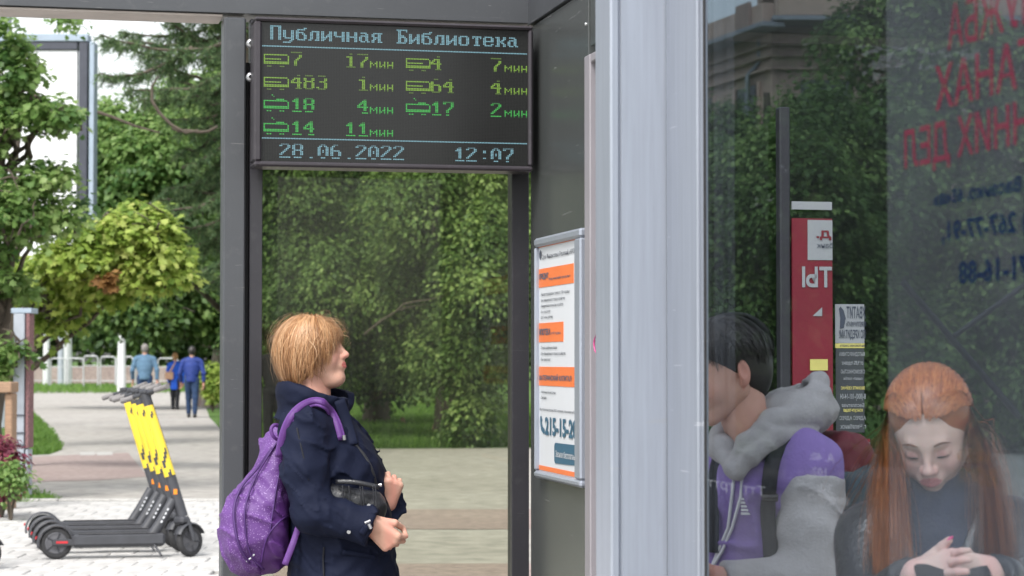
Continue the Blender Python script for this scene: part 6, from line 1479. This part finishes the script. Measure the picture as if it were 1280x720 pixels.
# ================================================================== KICK SCOOTERS
mat('scooter_black', (.045, .047, .055), .5, 0, .15, 10, bump=.05); mat('scooter_yellow', (.78, .58, .04), .45, 0, .04, 10); mat('tyre', (.03, .03, .032), .85, 0, .2, 30, bump=.2); mat('grip', (.20, .19, .19), .8); mat('reflector_red', (.5, .02, .03), .3); mat('reflector_orange', (.8, .25, .02), .3); mat('hub', (.10, .10, .11), .45, .4, .1, 10)
mat('deck_grip', (.085, .085, .09), .9, 0, .2, 60)
def scooter():
    root = empty('kick_scooter', (0, 0, 0)); B = lambda mb, n, m, p=root: mb.build(n, M[m], p)
    r = .118
    def wheel(c, ax, name):
        c = np.array(c); ax = unit(np.array(ax, float)); mb = MB(); mb.lathe([(-.024, .085), (-.026, .098), (-.020, .112), (-.008, r), (.008, r), (.020, .112), (.026, .098), (.024, .085)], c, ax, 32); t = B(mb, 'tyre', 'tyre', None)
        root_w = B(MB().lathe([(-.020, .001), (-.022, .03), (-.018, .045), (-.016, .070), (-.022, .086), (.022, .086), (.016, .070), (.018, .045), (.022, .03), (.020, .001)], c, ax, 28), name, 'hub'); t.parent = root_w
        mb = MB(); 
        for k in range(5):
            e = np.cross(ax, [0, 0, 1.]); e = unit(e); f_ = np.cross(ax, e); a = 2 * pi * k / 5; dd = e * cos(a) + f_ * sin(a)
            mb.tube([c + dd * .03 - ax * .021, c + dd * .08 - ax * .021], .006, 6)
        B(mb, 'spokes', 'scooter_black', root_w)['kind'] = 'stuff'
    wheel((0, 0, r), (0, 1, 0), 'rear_wheel')
    mb = MB(); mb.lathe([(-.045, .126), (-.040, .138), (-.02, .143), (.02, .143), (.040, .138), (.045, .126), (.030, .128), (-.030, .128)], (0, 0, r), (0, 1, 0), 20, R(-192), R(-12)); B(mb, 'rear_fender', 'scooter_black')
    mb = MB(); mb.box((-.145, 0, .16), (.012, .04, .028), rot('Y', 20), ch=.006); B(mb, 'tail_light', 'reflector_red')
    mb = MB(); mb.rbox((-.03, -.052, .095), (.15, -.035, .145), ch=.008); mb.rbox((-.03, .035, .095), (.15, .052, .145), ch=.008); B(mb, 'axle_plate', 'scooter_black')
    mb = MB(); mb.rbox((.0, -.0565, .112), (.085, -.0525, .13), ch=.0015); B(mb, 'side_reflector', 'reflector_red')
    # deck with raised rim and grip sheet
    mb = MB(); mb.rbox((.12, -.085, .085), (.80, .085, .178), ch=.018); B(mb, 'deck', 'scooter_black')
    mb = MB(); mb.rbox((.16, -.075, .1785), (.74, .075, .184), ch=.002); B(mb, 'deck_mat', 'deck_grip')
    mb = MB(); mb.rbox((.28, -.03, .1845), (.52, .02, .1855)); B(mb, 'deck_print', 'fence_steel')
    # neck brace rising to the steerer
    mb = MB(); mb.tube([(.70, 0, .15), (.77, 0, .26), (.865, 0, .43)], [.045, .042, .038], 14); B(mb, 'neck', 'scooter_black')
    mb = MB()
    for k in range(4):
        t = k / 4; c = np.array([.775 + .052 * t * 1.2, -.042, .265 + .10 * t * 1.2]); mb.box(c, (.018, .003, .012), rot('Y', -60))
    B(mb, 'neck_print', 'print_white')
    b0 = np.array([.935, 0, .30]); b1 = np.array([.65, 0, 1.235]); dn = unit(b1 - b0)
    P_ = lambda t: b0 + (b1 - b0) * t
    mb = MB(); mb.tube([P_(0), P_(.329)], [.042, .040], 16); B(mb, 'steerer', 'scooter_black')
    mb = MB(); mb.tube([P_(.33), P_(.90)], [.043, .037], 16); B(mb, 'stem_sleeve', 'scooter_yellow')
    mb = MB(); mb.tube([P_(.901), P_(1.0)], [.032, .030], 14); B(mb, 'stem_top', 'scooter_black')
    side = np.array([0, -1, 0]); fw = unit(np.cross(side, dn))
    mb = MB()
    def patch(t0, t1, w0, w1):
        V = []; rr = .0465
        for t in (t0, t1):
            for w_ in (w0, w1):
                a = w_ / .05; V.append(P_(t) + (side * cos(a) + fw * sin(a)) * rr)
        mb.add(V, [(0, 1, 3, 2)])
    for (t0, t1, w0, w1) in ((.50, .55, -.030, -.016), (.47, .52, -.016, .000), (.44, .49, .000, .014), (.40, .46, .012, .036), (.33, .38, -.016, -.004), (.33, .36, -.004, .014), (.80, .83, -.002, .012), (.82, .85, -.014, .0)): patch(t0, t1, w0, w1)
    B(mb, 'stem_marks', 'scooter_black')['kind'] = 'stuff'
    mb = MB(); mb.box(P_(.20) + side * .042, (.028, .004, .04), ch=.001); B(mb, 'side_lamp', 'reflector_orange')
    # turned front end
    st = R(38); ax = np.array([sin(-st), cos(st), 0.0]); ax = np.array([-sin(st), cos(st), 0]); fd = np.array([cos(st), sin(st), 0.0]); fc = np.array([.985, 0, r])
    wheel(fc, ax, 'front_wheel')
    for sg in (-1, 1):
        mb = MB(); mb.tube([P_(.0) + ax * sg * .04, fc + ax * sg * .045 + fd * -.01 + np.array([0, 0, .05]), fc + ax * sg * .045], [.016, .017, .014], 8); B(mb, 'fork_leg', 'scooter_black')
    mb = MB(); mb.lathe([(-.040, .126), (-.032, .138), (.032, .138), (.040, .126)], fc, ax, 14, R(-160), R(-25)); B(mb, 'front_fender', 'scooter_black')
    mb = MB(); mb.box(P_(-.03) - fd * .02, (.10, .11, .06), rot('Z', 38), ch=.018); B(mb, 'fork_crown', 'scooter_black')
    # handlebar, tilted like the leaning scooter
    hb0 = P_(1.0); hd = unit(ax * 1.0 + np.array([0, 0, -.13]))
    mb = MB(); mb.tube([hb0 - hd * .235, hb0 - hd * .05, hb0 + hd * .05, hb0 + hd * .235], [.013, .015, .015, .013], 10); B(mb, 'handlebar', 'scooter_black')
    for sg in (-1, 1):
        mb = MB(); mb.tube([hb0 + hd * sg * .125, hb0 + hd * sg * .19, hb0 + hd * sg * .265], [.021, .020, .022], 12); B(mb, 'grip', 'grip')
        mb = MB(); mb.tube([hb0 + hd * sg * .10 + fd * .02, hb0 + hd * sg * .14 + fd * .05, hb0 + hd * sg * .21 + fd * .055], [.008, .007, .005], 6); B(mb, 'brake_lever', 'steel')
    mb = MB(); mb.box(hb0 + np.array([0, 0, .012]) + fd * .02, (.10, .075, .035), rot('Z', 38), ch=.010); B(mb, 'display', 'scooter_black')
    mb = MB(); mb.tube([hb0 + fd * .05, hb0 + fd * .10 - np.array([0, 0, .12]), P_(.55) + fd * .055, P_(.1) + fd * .05], .005, 6); B(mb, 'cable', 'black_rubber')
    mb = MB(); mb.tube([(.72, -.07, .09), (.77, -.13, .008)], [.009, .008], 8); B(mb, 'kickstand', 'scooter_black')
    return root
sc0 = scooter()
r0 = gnd(70, 703); f0 = gnd(232, 692); yaw = R(12); print('scooter yaw', math.degrees(yaw), np.linalg.norm(f0 - r0))
labs = ('front scooter of the parked row of four, its red side reflector in full view', 'second scooter of the row, mostly hidden behind the front one', 'third scooter of the row of four, between the second and the farthest', 'farthest scooter of the row of four, nearest the kerb')
stp = gnd(46, 680) - r0
for i in range(4):
    o = sc0 if i == 0 else copy_tree(sc0)
    o.location = (r0[0] + [-0.0, -.12, -.24, -.36][i], r0[1] + [0, .40, .82, 1.24][i], .022); o.scale = (.93, .93, .93); o.rotation_euler = (R(-7), 0, yaw + R((0, 2, -1.5, 1)[i]))
    tag(o, labs[i], 'scooter', 'yellow stemmed scooters parked in a row')

o = copy_tree(sc0); p = gnd(-190, 716); o.location = (p[0], p[1], .022); o.rotation_euler = (R(-5), 0, R(-4)); tag(o, 'lone scooter cut off by the left edge, only its front tyre showing', 'scooter')
if 'group' in o: del o['group']
